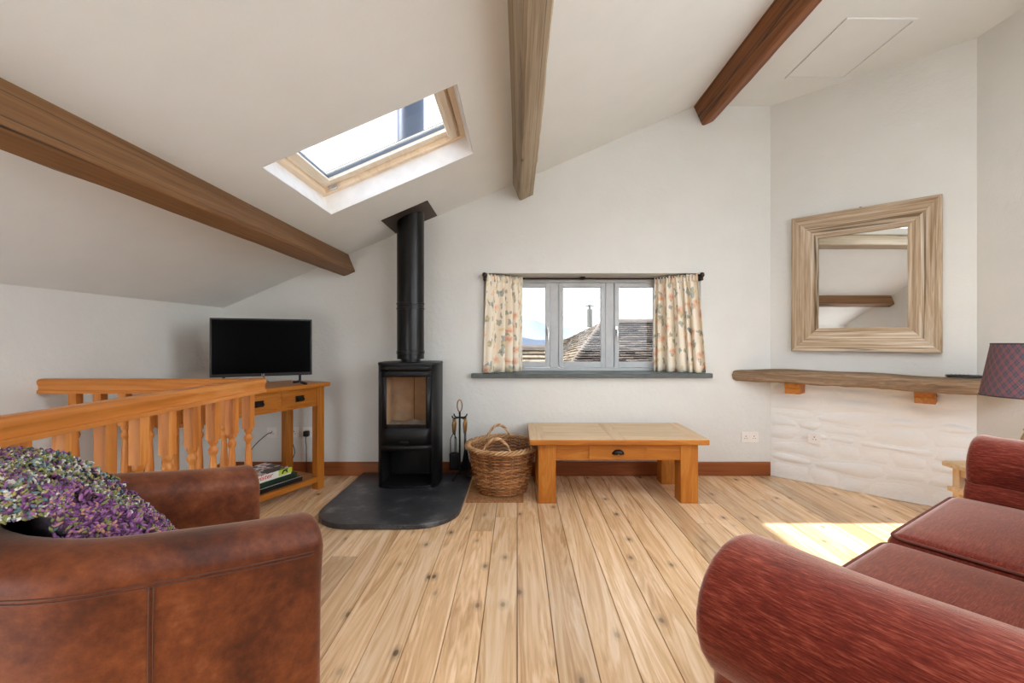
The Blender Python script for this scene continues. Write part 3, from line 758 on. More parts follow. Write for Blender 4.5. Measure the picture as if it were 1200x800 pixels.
for i in range(nr):
    z_ = .012+(HB-.02)*i/(nr-1); n = NS*4; pts = []
    for k in range(n):
        an = 2*PI*k/n; pts.append(((br(z_)+.0062*math.cos(NS/2*an+PI*(i % 2)))*math.cos(an), (br(z_)+.0062*math.cos(NS/2*an+PI*(i % 2)))*math.sin(an), z_+.001*math.sin(3*an+i)))
    mb.tube(pts, .0058, 5, closed=True)
o = mb.build('weave', M_WICK, bk_, smooth=True); o['kind'] = 'stuff'
mb = MB()
for s_ in range(4):
    pts = []
    for k in range(120):
        an = 2*PI*k/120; ph = 11*an+s_*PI/2
        rr = R1+.008+.017*math.cos(ph); pts.append((rr*math.cos(an), rr*math.sin(an), HB+.008+.013*math.sin(ph)+.008*math.sin(an)))
    mb.tube(pts, .0075, 6, closed=True)
mb.build('braided_rim', M_WICK2, bk_, smooth=True)
MB().lathe([(0, .008), (R0-.004, .008)], 30, caps=False).build('basket_base', M_WICK, bk_, solid=.006)
for an0, hh in ((PI/2+.15, .135), (-PI/2-.12, .125)):
    mb = MB()
    for s_ in range(3):
        pts = []
        for k in range(37):
            f = k/36; th = an0+(f-.5)*.82; ph = 26*f+s_*2*PI/3; rr = R1+.004+.007*math.cos(ph)-.03*math.sin(PI*f)*(1 if an0 > 0 else .3)
            pts.append((rr*math.cos(th), rr*math.sin(th), HB-.02+hh*math.sin(PI*f)**.6+.007*math.sin(ph)))
        mb.tube(pts, .0062, 5)
    mb.build('handle', M_WICK2, bk_, smooth=True)

# ------------------------------------------------------------------ coffee table
ct = thing('coffee_table', 'low honey oak coffee table with one drawer and black cup pull, below the window', 'table', (.71, 3.47, 0))
tw, td, tz = 1.25/2, .64/2, .459
fr_w = .11
top = MB().box(-tw, tw, -td, td, tz-.040, tz-.003).build('table_top', oak('X'), ct, bevel=.005)
MB().box(-tw+.002, -tw+fr_w, -td+.002, td-.002, tz-.004, tz).build('end_board', oak_pale('Y'), top)
MB().box(tw-fr_w, tw-.002, -td+.002, td-.002, tz-.004, tz).build('end_board', oak_pale('Y'), top)
nb = 5
for k in range(nb):
    y0 = -td+.002+(2*td-.004)*k/nb; y1 = -td+.002+(2*td-.004)*(k+1)/nb
    for a, b in ((-tw+fr_w, -.045), (.045, tw-fr_w)): MB().box(a+.001, b-.001, y0+.0008, y1-.0008, tz-.004, tz).build('top_board', oak_pale('X'), top)
MB().box(-.044, .044, -td+.002, td-.002, tz-.004, tz).build('centre_board', oak_pale('Y'), top)
lg = .125
for sx in (-1, 1):
    for sy in (-1, 1):
        x = sx*(tw-.062-lg/2); y = sy*(td-.045-lg/2)
        MB().box(x-lg/2, x+lg/2, y-lg/2, y+lg/2, 0, tz-.040).build('leg', oak('Z'), ct, bevel=.005)
ax = tw-.062-lg; ay = td-.045-.02
for sy in (-1, 1):
    MB().box(-ax, ax, sy*ay-.012, sy*ay+.012, tz-.155, tz-.040).build('apron', oak('X'), ct)
for sx in (-1, 1): MB().box(sx*(tw-.1245)-.012, sx*(tw-.1245)+.012, -td+.17, td-.17, tz-.155, tz-.040).build('apron', oak('Y'), ct)
dr = MB().box(-.205, .205, -ay-.019, -ay+.01, tz-.148, tz-.046).build('drawer', oak('X'), ct, bevel=.004)
cup = MB(); yk = -ay-.018
cup.grid(lambda i, j: (.044*math.cos(PI*i/12)*math.cos(j/6*PI/2*.92), yk-.026*math.sin(j/6*PI/2), tz-.112+.034*math.sin(PI*i/12)*math.cos(j/6*PI/2*.8)), 13, 7)
cup.build('cup_pull', flat('pull_black', (28, 26, 25), .4, .6), dr, smooth=True, solid=.003)

# ------------------------------------------------------------------ console table with television
CA = math.radians(24); cl = Vector((math.sin(CA), math.cos(CA), 0))      # length direction (towards the back wall)
rzc = math.atan2(cl.y, cl.x)                                             # local +x along the length, +y to the rear
con = thing('console_table', 'honey oak console table with drawers and low shelf under the television', 'console table', (-1.50, 3.54, 0), rzc)
CLn, CD, CH = 1.10, .40, .82
LEG = .062
for x in (-CLn, -LEG):
    for y in (0, CD-LEG): MB().box(x, x+LEG, y, y+LEG, 0, CH-.032).build('leg', oak('Z'), con, bevel=.004)
MB().box(-CLn-.03, .035, -.03, CD+.02, CH-.032, CH).build('table_top', oak('X'), con, bevel=.008)
a0, a1 = CH-.175, CH-.032
MB().box(-CLn+LEG, -LEG, .012, .03, a0, a1).build('front_rail', oak('X'), con)
MB().box(-CLn+LEG, -LEG, CD-.03, CD-.012, a0, a1).build('back_rail', oak('X'), con)
for x in (-CLn+.02, -.038): MB().box(x, x+.018, LEG, CD-LEG, a0, a1).build('side_rail', oak('Y'), con)
dw = (CLn-2*LEG)/3
M_PULL = flat('pull_bronze', (46, 38, 30), .45, .7)
for k in range(3):
    x0 = -CLn+LEG+dw*k+.016; x1 = x0+dw-.032
    d = MB().box(x0, x1, .004, .03, a0+.022, a1-.016).build('drawer', oak('X'), con, bevel=.004)
    xm = (x0+x1)/2; zm = (a0+a1)/2+.003
    MB().box(xm-.037, xm+.037, .0, .004, zm-.022, zm+.022).build('pull_plate', M_PULL, d, bevel=.003)
    MB().tube([(xm-.026, -.002, zm+.008), (xm-.026, -.014, zm-.002), (xm-.022, -.016, zm-.012), (xm+.022, -.016, zm-.012), (xm+.026, -.014, zm-.002), (xm+.026, -.002, zm+.008)], .004, 6).build('pull_ring', M_PULL, d, smooth='auto')
MB().box(-CLn+.006, -.006, .008, CD-.008, .058, .098).build('shelf', oak('X'), con, bevel=.004)

tdir = Vector((.89, .45, 0)).normalized()
tv = thing('television', 'black flat-screen television on two feet on the oak console table', 'television', (-1.833, 3.282, CH), math.atan2(tdir.y, tdir.x))
hw, zb, zt_ = .322, .068, .482
MB().box(-hw, hw, -.012, .028, zb, zt_).box(-hw*.8, hw*.8, .028, .055, zb+.03, zt_-.14).build('casing', blackplastic(), tv, bevel=.004)
m, t, p, o = newmat('screen'); p.inputs['Base Color'].default_value = (.002, .002, .0025, 1); p.inputs['Roughness'].default_value = .25; p.inputs['Specular IOR Level'].default_value = .03
vec = coords(t); L(t, ramp(t, noise(t, vec, 3), [(0, (.0018, .0018, .002, 1)), (1, (.0025, .0025, .003, 1))]), p.inputs['Base Color'])
MB().box(-hw+.012, hw-.012, -.0145, -.012, zb+.022, zt_-.012).build('screen', m, tv)
for sx in (-1, 1):
    MB().tube([(sx*.24, .0, zb+.01), (sx*.24, 0, .025), (sx*.24+.01, -.04, .016), (sx*.24+.04, -.105, .010)], .010, 6).tube([(sx*.24, 0, .025), (sx*.24-.01, .04, .016), (sx*.24-.04, .085, .010)], .010, 6).build('foot', blackplastic(), tv, smooth='auto')
text('maker_mark', 'LG', .016, flat('silver_print', (200, 200, 200), .4, .5), tv, Matrix.Translation((0, -.0135, zb+.011)) @ Matrix.Rotation(PI/2, 4, 'X'))

# games on the shelf. local console frame
con_m = Matrix.Translation((-1.50, 3.54, 0)) @ Matrix.Rotation(rzc, 4, 'Z')
def on_shelf(name, label, cat, x, y, z, rz=0):
    e = thing(name, label, cat); e.matrix_world = con_m @ Matrix.Translation((x, y, z)) @ Matrix.Rotation(rz, 4, 'Z'); return e
SX = -.42
e = on_shelf('board_game', 'flat black board game box, lowest of pile on console shelf', 'board game', SX+.01, .19, .098)
MB().box(-.24, .24, -.15, .15, 0, .032).build('base', flat('card_black', (16, 16, 17), .45), e, bevel=.002)
MB().box(-.242, .242, -.152, .152, .020, .036).build('lid', flat('card_black2', (22, 22, 24), .4), e, bevel=.002)
MB().box(-.241, .241, -.1535, -.152, .0345, .036).build('lid_edge', flat('card_white', (220, 220, 214), .5), e)
e = on_shelf('board_game', 'dark green board game box in middle of pile on console shelf', 'board game', SX-.01, .19, .134)
MB().box(-.22, .22, -.14, .14, 0, .034).build('base', flat('card_green', (22, 40, 26), .5), e, bevel=.002)
MB().box(-.222, .222, -.142, .142, .014, .036).build('lid', flat('card_green2', (26, 52, 32), .45), e, bevel=.002)
e = on_shelf('board_game', 'white party game box with red lettering, topmost of pile on console shelf', 'board game', SX-.035, .185, .170, .03)
MB().box(-.20, .20, -.132, .132, 0, .05).build('base', flat('card_white', (228, 226, 222), .5), e, bevel=.002)
# lid with printed top: coloured spots and a dark photograph
m, t, p, o = newmat('game_print'); vec = coords(t, rnd=False)
vo = N(t, 'ShaderNodeTexVoronoi', Scale=22.0); vo.inputs['Randomness'].default_value = .35; L(t, vec, vo.inputs['Vector'])
spots = ramp(t, vo.outputs['Distance'], [(.30, (1, 1, 1, 1)), (.34, (0, 0, 0, 1))])
hue = ramp(t, N(t, 'ShaderNodeSeparateColor').outputs[0], [(0, lin(200, 40, 40)), (1, lin(40, 40, 40))])
sep = [n for n in t.nodes if n.bl_idname == 'ShaderNodeSeparateColor'][0]; L(t, vo.outputs['Color'], sep.inputs[0])
nz = ramp(t, noise(t, vec, 12, 3), [(.50, (0, 0, 0, 1)), (.55, (1, 1, 1, 1))])
L(t, mixc(t, nz, mixc(t, spots, lin(230, 226, 222), hue), lin(58, 40, 34)), p.inputs['Base Color']); p.inputs['Roughness'].default_value = .4
lid = MB().box(-.202, .202, -.134, .134, .012, .052).build('lid', m, e, bevel=.002)
MB().box(-.203, .09, -.1352, -.134, .012, .0515).build('side_print', flat('card_white', (228, 226, 222), .5), lid)
MB().box(.09, .203, -.1352, -.134, .012, .0515).build('side_print', flat('card_lime', (176, 200, 60), .5), lid)
MB().box(-.2035, -.165, -.1356, -.1348, .012, .0515).build('side_print', flat('card_blue', (40, 110, 150), .5), lid)
text('lettering', 'Twister', .046, flat('card_red', (206, 40, 36), .5), lid, Matrix.Translation((-.045, -.1354, .033)) @ Matrix.Rotation(PI/2, 4, 'X'), shear=.2, sx=1.2)
fig = MB()
fig.prism([(.115, .02), (.125, .018), (.135, .032), (.150, .034), (.158, .018), (.166, .020), (.162, .040), (.172, .046), (.165, .050), (.152, .045), (.132, .045), (.122, .036)], lambda p: (p[0], -.1352, p[1]), lambda p: (p[0], -.1358, p[1]))
fig.build('printed_figure', flat('card_ink', (24, 22, 22), .5), lid)

# ------------------------------------------------------------------ sockets and cables
def socket(label, loc, rz, gangs, group=None):
    e = thing('wall_socket', label, 'socket', loc, rz, group)
    w_ = .072*gangs if gangs > 1 else .086
    MB().box(-w_/2, w_/2, -.009, 0, -.043, .043).build('face_plate', whiteplastic(), e, bevel=.002)
    for g in range(gangs):
        cx_ = (g-(gangs-1)/2)*.07
        mb = MB(); mb.box(cx_-.003, cx_+.003, -.0096, -.009, .004, .014); mb.box(cx_-.013, cx_-.006, -.0096, -.009, -.012, -.007); mb.box(cx_+.006, cx_+.013, -.0096, -.009, -.012, -.007)
        mb.build('pin_holes', flat('socket_dark', (70, 66, 62), .6), e)
        MB().box(cx_+.013, cx_+.022, -.013, -.009, .016, .030).build('rocker_switch', whiteplastic(), e, bevel=.001)
    return e
socket('double white wall socket on plaster between coffee table and stone corner', (1.972, YB, .325), 0, 2)
pw = w45(.325, .37, .028)
socket('single white wall socket on the painted stone below the mantel', (pw.x, pw.y, pw.z), -PI/4, 1)
s1 = socket('single white wall socket behind console with a thin black cable in it', (-2.075, YB, .365), 0, 1)
s2 = socket('double white wall socket behind the console table', (-1.925, YB, .365), 0, 2)
s3 = socket('single white wall socket with black plug in it, beside console leg', (-1.775, YB, .365), 0, 1)
pg = thing('black_plug', 'black mains plug with short cable pushed into the socket beside console leg', 'plug', (-1.775, YB-.009, .36))
MB().rbox((0, -.02, 0), (.022, .02, .024), .01, 4).build('plug_body', blackplastic(), pg, smooth=True)
MB().tube([(0, -.03, -.02), (0, -.034, -.06), (.004, -.03, -.10), (.0, -.02, -.235), (.01, -.02, -.349), (.04, -.03, -.352)], .0035, 6).build('cable', blackplastic(), pg, smooth=True)
def cable(label, pts):
    P_ = [Vector(p) for p in pts]; out_ = []
    for i in range(len(P_)-1):
        a, b = P_[i], P_[i+1]; pa = P_[max(0, i-1)]; pb = P_[min(len(P_)-1, i+2)]
        for k in range(6):
            f = k/6; out_.append(.5*((2*a)+(b-pa)*f+(2*pa-5*a+4*b-pb)*f*f+(3*a-pa-3*b+pb)*f**3))
    out_.append(P_[-1])
    return tag(MB().tube(out_, .0035, 6).build('power_cable', blackplastic(), smooth=True), label, 'cable')
cable('short black cable curving down from the single socket behind the console', [(-2.075, YB-.012, .365), (-2.10, YB-.05, .355), (-2.20, YB-.08, .25), (-2.25, YB-.08, .12), (-2.27, YB-.06, .02)])
cable('black cable hanging from the television down behind the console drawers', [(-1.87, 3.33, .90), (-1.93, 3.50, .84), (-1.955, 3.62, .78), (-1.90, 3.72, .50), (-1.84, 3.70, .35), (-1.82, 3.72, .22), (-1.90, 3.76, .10), (-1.925, YB-.03, .02)])
# ------------------------------------------------------------------ balustrade round the stairwell
bal = thing('stair_balustrade', 'orange pine balustrade with turned balusters around the stairwell', 'balustrade', (RB, RBY, 0))
RZ = .948
prof = [(-.034, -.076), (.034, -.076), (.034, -.060), (.026, -.057), (.026, -.036), (.033, -.026), (.034, -.012), (.026, -.002), (.012, 0), (-.012, 0), (-.026, -.002), (-.034, -.012), (-.033, -.026), (-.026, -.036), (-.026, -.057), (-.034, -.060)]
y_near = -RBY+YF+.002
MB().prism(prof, lambda p: (p[0], y_near, RZ+p[1]), lambda p: (p[0], .036+p[0]*0, RZ+p[1])).build('handrail', pine('Y'), bal, smooth='auto', angle=50)
MB().prism(prof, lambda p: (XL-RB+.001, p[0], RZ-.0015+p[1]), lambda p: (-.0345, p[0], RZ-.0015+p[1])).build('handrail', pine('X'), bal, smooth='auto', angle=50)
MB().box(-.03, .03, y_near, .03, 0, .032).build('base_rail', pine('Y'), bal, bevel=.005)
MB().box(XL-RB+.001, -.031, -.03, .03, 0, .032).build('base_rail', pine('X'), bal, bevel=.005)
def baluster_mesh():
    mb = MB(); h = .0205; zt0 = RZ-.07; q = [(-h, -h), (h, -h), (h, h), (-h, h)]
    mb.prism(q, lambda p: (p[0], p[1], .70), lambda p: (p[0], p[1], zt0)); mb.prism(q, lambda p: (p[0], p[1], .032), lambda p: (p[0], p[1], .21))
    pr = [(.0205, .21), (.020, .215), (.013, .222), (.012, .230), (.019, .240), (.0205, .250), (.018, .262), (.0125, .272), (.0135, .30), (.0155, .36), (.0175, .42), (.019, .47), (.0175, .52), (.0155, .57), (.0125, .618), (.0115, .628),
          (.018, .640), (.0205, .650), (.018, .660), (.0125, .668), (.0125, .675), (.0195, .685), (.0205, .692), (.020, .70)]
    mb.lathe(pr, 14, caps=False)
    return mb.build('baluster', pine('Z'), bal, smooth='auto', angle=50)
b0 = None
locs = [(0, -.072-.1341*k) for k in range(18)]+[(-.17-.130*k, 0) for k in range(7)]
locs = [l for l in locs if l[1] > y_near+.03]
for i, (x, y) in enumerate(locs):
    if b0 is None: b0 = baluster_mesh(); b0.location = (x, y, 0)
    else: cp(b0, bal, (x, y, 0))

# ------------------------------------------------------------------ leather tub chair
m, t, p, o = newmat('brown_leather'); vec = coords(t, rnd=False)
a_ = noise(t, vec, 4.5, 7, .62, .4); b_ = noise(t, vec, 42, 5, .65); c_ = noise(t, vec, 170, 2, .6)
f = mathn(t, 'ADD', mathn(t, 'MULTIPLY', a_, .8), mathn(t, 'MULTIPLY', b_, .3))
L(t, ramp(t, f, [(.36, lin(44, 15, 3)), (.49, lin(82, 34, 8)), (.63, lin(116, 58, 24)), (.80, lin(150, 92, 56))]), p.inputs['Base Color'])
p.inputs['Roughness'].default_value = .52; p.inputs['Specular IOR Level'].default_value = .3; p.inputs['Sheen Weight'].default_value = .25; p.inputs['Sheen Roughness'].default_value = .4; p.inputs['Sheen Tint'].default_value = (1, .8, .65, 1)
bump(t, p, mathn(t, 'ADD', c_, mathn(t, 'MULTIPLY', b_, .6)), .14, .003); M_LEATHER = m
M_SEAM = flat('leather_seam', (84, 44, 26), .6)
chair = thing('armchair', 'worn brown leather tub armchair with stitched seams, beside the balustrade', 'armchair', (-.725, 1.335, 0), math.atan2(.679, .735))
HWm, DA, RXb, TKc = .285, .34, .25, .066
path = []
for k in range(8): path.append((0-DA*k/8, -HWm))
for k in range(25): an = -PI/2-PI*k/24; path.append((-DA+RXb*math.cos(an), HWm*math.sin(an)))
for k in range(1, 9): path.append((-DA+DA*k/8, HWm))
np_ = len(path)
def frame_at(i):
    a = Vector(path[max(0, i-1)]); b = Vector(path[min(np_-1, i+1)]); d = (b-a).normalized()
    return Vector(path[i]), Vector((-d.y, d.x))     # outward normal
def arm_h(x): # height along the depth
    f = min(1, max(0, -x/(DA+RXb))); return .722+.080*f**1.3
sec = []
def section(h):
    s_ = [( -TKc+.008, .20), (-TKc+.004, .42), (-TKc, h-.10), (-TKc-.004, h-.055)]
    for k in range(1, 9):
        an = PI-PI*k/9; s_.append((.008+(TKc+.012)*math.cos(an), h-.055+.055*math.sin(an)))
    s_ += [(TKc+.020, h-.055), (TKc+.012, h-.09), (TKc-.002, h-.16), (TKc-.010, .40), (TKc-.014, .09)]
    return s_
rings = []
caps_n = 5
for i in range(np_):
    c0, nrm = frame_at(i); s_ = section(arm_h(c0.x))
    rings.append([(c0.x+nrm.x*o_, c0.y+nrm.y*o_, z_) for o_, z_ in s_])
def endcap(i, sgn):
    c0, nrm = frame_at(i); s_ = section(arm_h(c0.x)); h = arm_h(c0.x); res = []
    for k in range(1, caps_n+1):
        an = PI/2*k/caps_n; ins = .034*(1-math.cos(an)); fw = .030*math.sin(an)
        rr = []
        for o_, z_ in s_:
            oo = o_*(1-ins/(TKc+.02)); zz_ = z_-ins if z_ > h-.05 else z_-ins*.6*max(0, (z_-.3)/(h-.3))
            rr.append((c0.x+fw+nrm.x*oo, c0.y+nrm.y*oo, zz_))
        res.append(rr)
    return res
rings = endcap(0, -1)[::-1]+rings+endcap(np_-1, 1)
mb = MB(); ns = len(rings[0]); mb.grid(lambda i, j: rings[i][j], len(rings), ns)
mb.f += [tuple(range(ns)), tuple(range((len(rings)-1)*ns, len(rings)*ns))]
mb.f += [(i*ns, (i+1)*ns, (i+1)*ns+ns-1, i*ns+ns-1) for i in range(len(rings)-1)]
shell = mb.build('back_and_arms', M_LEATHER, chair, smooth='auto', angle=60)
# seams: outer top seam, front vertical seams, side joins
def outer_pt(i, dz, off=.001):
    c0, nrm = frame_at(i); h = arm_h(c0.x); s_ = section(h)
    for (o0, z0), (o1, z1) in zip(s_[11:-1], s_[12:]):
        if z0 >= h-dz >= z1:
            f_ = (z0-(h-dz))/(z0-z1); oo = o0+(o1-o0)*f_; break
    else: oo = s_[-1][0]
    return (c0.x+nrm.x*(oo+off), c0.y+nrm.y*(oo+off), h-dz)
for dz in (.066, .074): MB().tube([outer_pt(i, dz) for i in range(np_)], .0016, 5).build('seam', M_SEAM, shell, smooth=True)
for i in (7, np_-8):
    for sh in (0, 1):
        c0 = i+sh*0
        pts = [Vector(outer_pt(c0, dz, .0012)) for dz in (.075, .10, .16, .30, .45, .60)]
        d = Vector((path[c0+1][0]-path[c0][0], path[c0+1][1]-path[c0][1], 0)).normalized()*.007*(sh-.5)
        MB().tube([q+d for q in pts], .0015, 5).build('seam', M_SEAM, shell, smooth=True)
MB().rbox((-.25, 0, .20), (.30, .232, .11), .03, 6).build('seat_base', M_LEATHER, chair, smooth=True)
MB().rbox((-.235, 0, .375), (.285, .222, .075), .045, 7, .02).build('seat_cushion', M_LEATHER, chair, smooth=True)
for x, y in ((-.06, -.26), (-.06, .26), (-.50, -.19), (-.50, .19)):
    MB().lathe([(.016, 0), (.022, .10)], 12, (x, y, 0)).build('foot', flat('dark_foot', (44, 28, 18), .5), chair, smooth='auto')

# chunky knitted throw bunched over the chair back and down onto the seat (chair-local frame)
kc = thing('knitted_throw', 'chunky knitted throw of purple, cream and green yarn over the armchair back', 'throw', (-.725, 1.335, 0), math.atan2(.679, .735))
m, t, p, o = newmat('yarn'); at = N(t, 'ShaderNodeAttribute', attribute_name='yarn_colour'); vec = coords(t, rnd=False)
L(t, at.outputs['Color'], p.inputs['Base Color']); p.inputs['Roughness'].default_value = .9; M_YARN = m
TY0, TY1 = -.220, .175
def back_x(y): return -DA-RXb*math.sqrt(1-(y/HWm)**2)
TOPP = [(-.104, .735), (-.102, .80), (-.078, .848), (-.03, .872), (.03, .878), (.09, .858), (.15, .815), (.21, .760), (.27, .700), (.33, .630), (.385, .555), (.42, .492)]
BOTP = [(.40, .478), (.28, .478), (.16, .478), (.118, .50), (.108, .60), (.104, .72), (.098, .79), (.060, .822), (.0, .826), (-.060, .822), (-.090, .79), (-.094, .74)]
def throw_pt(y, o_, z_):
    wv = .012*math.sin(y*31+o_*9)+.008*math.sin(y*57-o_*13) if o_ > .1 and z_ > .49 else 0
    ed = 1-.10*abs((y-(TY0+TY1)/2)/((TY1-TY0)/2))**4
    return Vector((back_x(y)+o_*(ed if o_ > .12 else 1), y, z_+wv*(1 if z_ > .52 else 0)))
def top_pt(y, q):
    q = max(0, min(.9999, q))*(len(TOPP)-1); i = int(q); g = q-i
    return throw_pt(y, TOPP[i][0]*(1-g)+TOPP[i+1][0]*g, TOPP[i][1]*(1-g)+TOPP[i+1][1]*g)
ringp = TOPP+BOTP; ny_ = 21
mb = MB(); vs = []
for i in range(ny_):
    y = TY0+(TY1-TY0)*i/(ny_-1); vs += [throw_pt(y, *q) for q in ringp]
k = len(ringp)
mb.add(vs, [(i*k+j, i*k+(j+1) % k, (i+1)*k+(j+1) % k, (i+1)*k+j) for i in range(ny_-1) for j in range(k)]+[tuple(range(k)), tuple(range((ny_-1)*k, ny_*k))])
mb.build('knitted_body', flat('yarn_base', (96, 84, 92), .9, 0, (90, .8, .004), .5), kc, smooth='auto', angle=60)
pal = [lin(112, 66, 112), lin(86, 46, 84), lin(148, 96, 140), lin(186, 178, 164), lin(206, 202, 190), lin(122, 124, 72), lin(160, 150, 84), lin(92, 112, 112), lin(58, 54, 58), lin(176, 128, 110), lin(128, 150, 150), lin(74, 40, 66)]
rk = random.Random(21); mb = MB(); cols = []
for i in range(22000):
    y, q = rk.uniform(TY0, TY1), rk.random()
    P0_ = top_pt(y, q); du = top_pt(min(TY1, y+.006), q)-top_pt(max(TY0, y-.006), q); dv = top_pt(y, min(1, q+.02))-top_pt(y, max(0, q-.02))
    nr_ = dv.cross(du).normalized()
    if nr_.z < 0 and abs(nr_.z) > .2: nr_ = -nr_
    if q < .12 and nr_.x > 0: nr_ = -nr_
    tg = (du.normalized()*rk.uniform(-1, 1)+dv.normalized()*rk.uniform(-1, 1)); tg = tg.normalized() if tg.length > 1e-6 else dv.normalized()
    r_ = rk.uniform(.004, .008); hh = rk.uniform(.004, .013)
    if rk.random() < .36:      # tufts over the two open ends
        y = TY0 if rk.random() < .8 else TY1; q = rk.uniform(.40, .64) if rk.random() < .5 else rk.uniform(.02, 1); P0_ = top_pt(y, q); o_ = P0_.x-back_x(y)
        zlow = .482 if o_ > .088 else .815 if o_ > -.07 else .74
        P0_.x += rk.uniform(-.03, .02) if o_ > .088 else 0; P0_.z = rk.uniform(min(zlow, P0_.z-.002), P0_.z); nr_ = Vector((0, -1 if y == TY0 else 1, .15)).normalized(); tg = Vector((rk.uniform(-1, 1), 0, rk.uniform(-1, 1))).normalized()
    pts = [P0_-tg*r_-nr_*.002, P0_-tg*r_*.8+nr_*hh*.7, P0_+nr_*hh, P0_+tg*r_*.8+nr_*hh*.6, P0_+tg*r_-nr_*.002]
    n0 = len(mb.v); mb.tube(pts, [.0014, .0025, .0032, .0025, .0014], 4)
    u, v = y*6, q*3
    zone = math.sin(u*2.1+v*2.3)+math.sin(v*3.3-u*1.7)
    c_ = pal[rk.choice([0, 1, 2, 0, 11, 2, 9, 5])] if (zone+rk.gauss(0, .9)) > -.45 else pal[rk.choice([3, 4, 6, 5, 7, 10, 8, 5])]
    cols += [c_]*(len(mb.v)-n0)
yo = mb.build('yarn_tufts', M_YARN, kc, smooth=True); yo['kind'] = 'stuff'
at_ = yo.data.color_attributes.new('yarn_colour', 'FLOAT_COLOR', 'POINT')
at_.data.foreach_set('color', [x for c_ in cols for x in c_])

# ------------------------------------------------------------------ sofa
def chenille(name, axis):
    m, t, p, o = newmat(name)
    sc = [150]*3; sc['XYZ'.index(axis)] = 15; sc2 = [420]*3; sc2['XYZ'.index(axis)] = 40
    vec = coords(t, tuple(sc)); v2 = coords(t, tuple(sc2)); v3 = coords(t)
    a_ = noise(t, vec, 1, 4, .6, .2); b_ = noise(t, v2, 1, 3, .6); c_ = noise(t, v3, 3, 3, .5)
    f = mathn(t, 'ADD', mathn(t, 'ADD', mathn(t, 'MULTIPLY', a_, .42), mathn(t, 'MULTIPLY', b_, .53)), mathn(t, 'MULTIPLY', c_, .2))
    L(t, ramp(t, f, [(.42, lin(74, 17, 6)), (.58, lin(112, 37, 20)), (.76, lin(156, 80, 58))]), p.inputs['Base Color'])
    p.inputs['Roughness'].default_value = .8; p.inputs['Sheen Weight'].default_value = 1.0; p.inputs['Sheen Roughness'].default_value = .35; p.inputs['Sheen Tint'].default_value = (1, .76, .64, 1)
    p.inputs['Specular IOR Level'].default_value = .2
    bump(t, p, f, .35, .004); return m
CHX, CHY = chenille('chenille_length', 'X'), chenille('chenille_depth', 'Y')
M_PIPING = flat('piping', (96, 44, 30), .8)
sofa = thing('sofa', 'rust red chenille two-seat sofa with rolled arms and piped seat cushions', 'sofa', (.65, 1.162, 0), math.atan2(.55, .835))
# local: x along the seat, y forwards (towards the stove), z up; seat front at y=0
SWd, SD = 1.50, .60
def sofa_arm(xi, sg):   # xi: inner x; sg: outward sign
    sec = [(.0, .10), (.0, .30), (.0, .46), (.025, .52)]
    for k in range(17):
        an = PI*(1.10)-PI*1.42*k/16; sec.append((.180+.150*math.cos(an), .570+.150*math.sin(an)))
    sec += [(.265, .40), (.262, .25), (.262, .10)]
    cxm = .17
    rings = []
    for k in range(6):
        an = PI/2*k/5; ins = .035*(1-math.sin(an)); fy = -.035*(1-math.cos(an)) 
        y = -.02-.035+.035*math.cos(an)
        rr = []
        for a, z_ in sec:
            c_ = (.18, .57) if z_ > .44 else (.135, z_); vx, vz = a-c_[0], z_-c_[1]; ln = math.hypot(vx, vz) or 1
            q = max(0, 1-ins/ln); rr.append((xi+sg*(c_[0]+vx*q), y, c_[1]+vz*q))
        rings.append(rr)
    rings = rings[::1]
    nb_ = 14
    for k in range(1, nb_+1):
        f = k/nb_; y = -.055-(.80)*f; rings.append([(xi+sg*a, y, z_+.004*math.sin(f*9+a*20)) for a, z_ in sec])
    mb = MB(); n = len(sec); mb.grid(lambda i, j: rings[i][j], len(rings), n)
    mb.f += [tuple(range(n)), tuple(range((len(rings)-1)*n, len(rings)*n))]
    mb.f += [(i*n, (i+1)*n, (i+1)*n+n-1, i*n+n-1) for i in range(len(rings)-1)]
    o = mb.build('arm', CHY, sofa, smooth='auto', angle=55); return o
sofa_arm(-.035, -1); sofa_arm(SWd+.035, 1)
MB().rbox((SWd/2, -.40, .21), (SWd/2+.03, .40, .13), .03, 6).build('seat_base', CHX, sofa, smooth=True)
def piping_loop(cx_, cy_, hx_, hy_, z_, crownf=0):
    pts = []
    r_ = .045
    for (sx, sy, a0) in ((1, 1, 0), (-1, 1, PI/2), (-1, -1, PI), (1, -1, 1.5*PI)):
        for k in range(6): an = a0+PI/2*k/5; pts.append((cx_+sx*(hx_-r_)+r_*math.cos(an), cy_+sy*(hy_-r_)+r_*math.sin(an), z_))
    return pts
for i in range(2):
    x0 = i*(SWd/2); hx_ = SWd/4-.004; cz = .395+.012*i
    cu = MB().rbox((x0+SWd/4, -SD/2+.01, cz), (hx_, SD/2, .072), .045, 9, .016).build('seat_cushion', CHX, sofa, smooth=True)
    MB().tube(piping_loop(x0+SWd/4, -SD/2+.01, hx_-.012, SD/2-.012, cz+.060), .0065, 6, closed=True).build('piping', M_PIPING, cu, smooth=True)
def lean(q):
    d = q.z-.45; return Vector((q.x, q.y-.18*d, q.z))
MB().rbox((SWd/2, -.745, .47), (SWd/2+.03, .10, .38), .09, 8, 0, lean).build('backrest', CHX, sofa, smooth=True)
for i in range(2):
    x0 = i*(SWd/2)
    MB().rbox((x0+SWd/4, -.56, .66), (SWd/4-.006, .085, .22), .075, 8, 0, lean).build('back_cushion', CHX, sofa, smooth=True)
for x, y in ((-.18, -.10), (SWd+.18, -.10), (-.18, -.80), (SWd+.18, -.80)): MB().lathe([(.02, 0), (.03, .11)], 12, (x, y, 0)).build('foot', flat('dark_foot', (44, 28, 18), .5), sofa, smooth='auto')

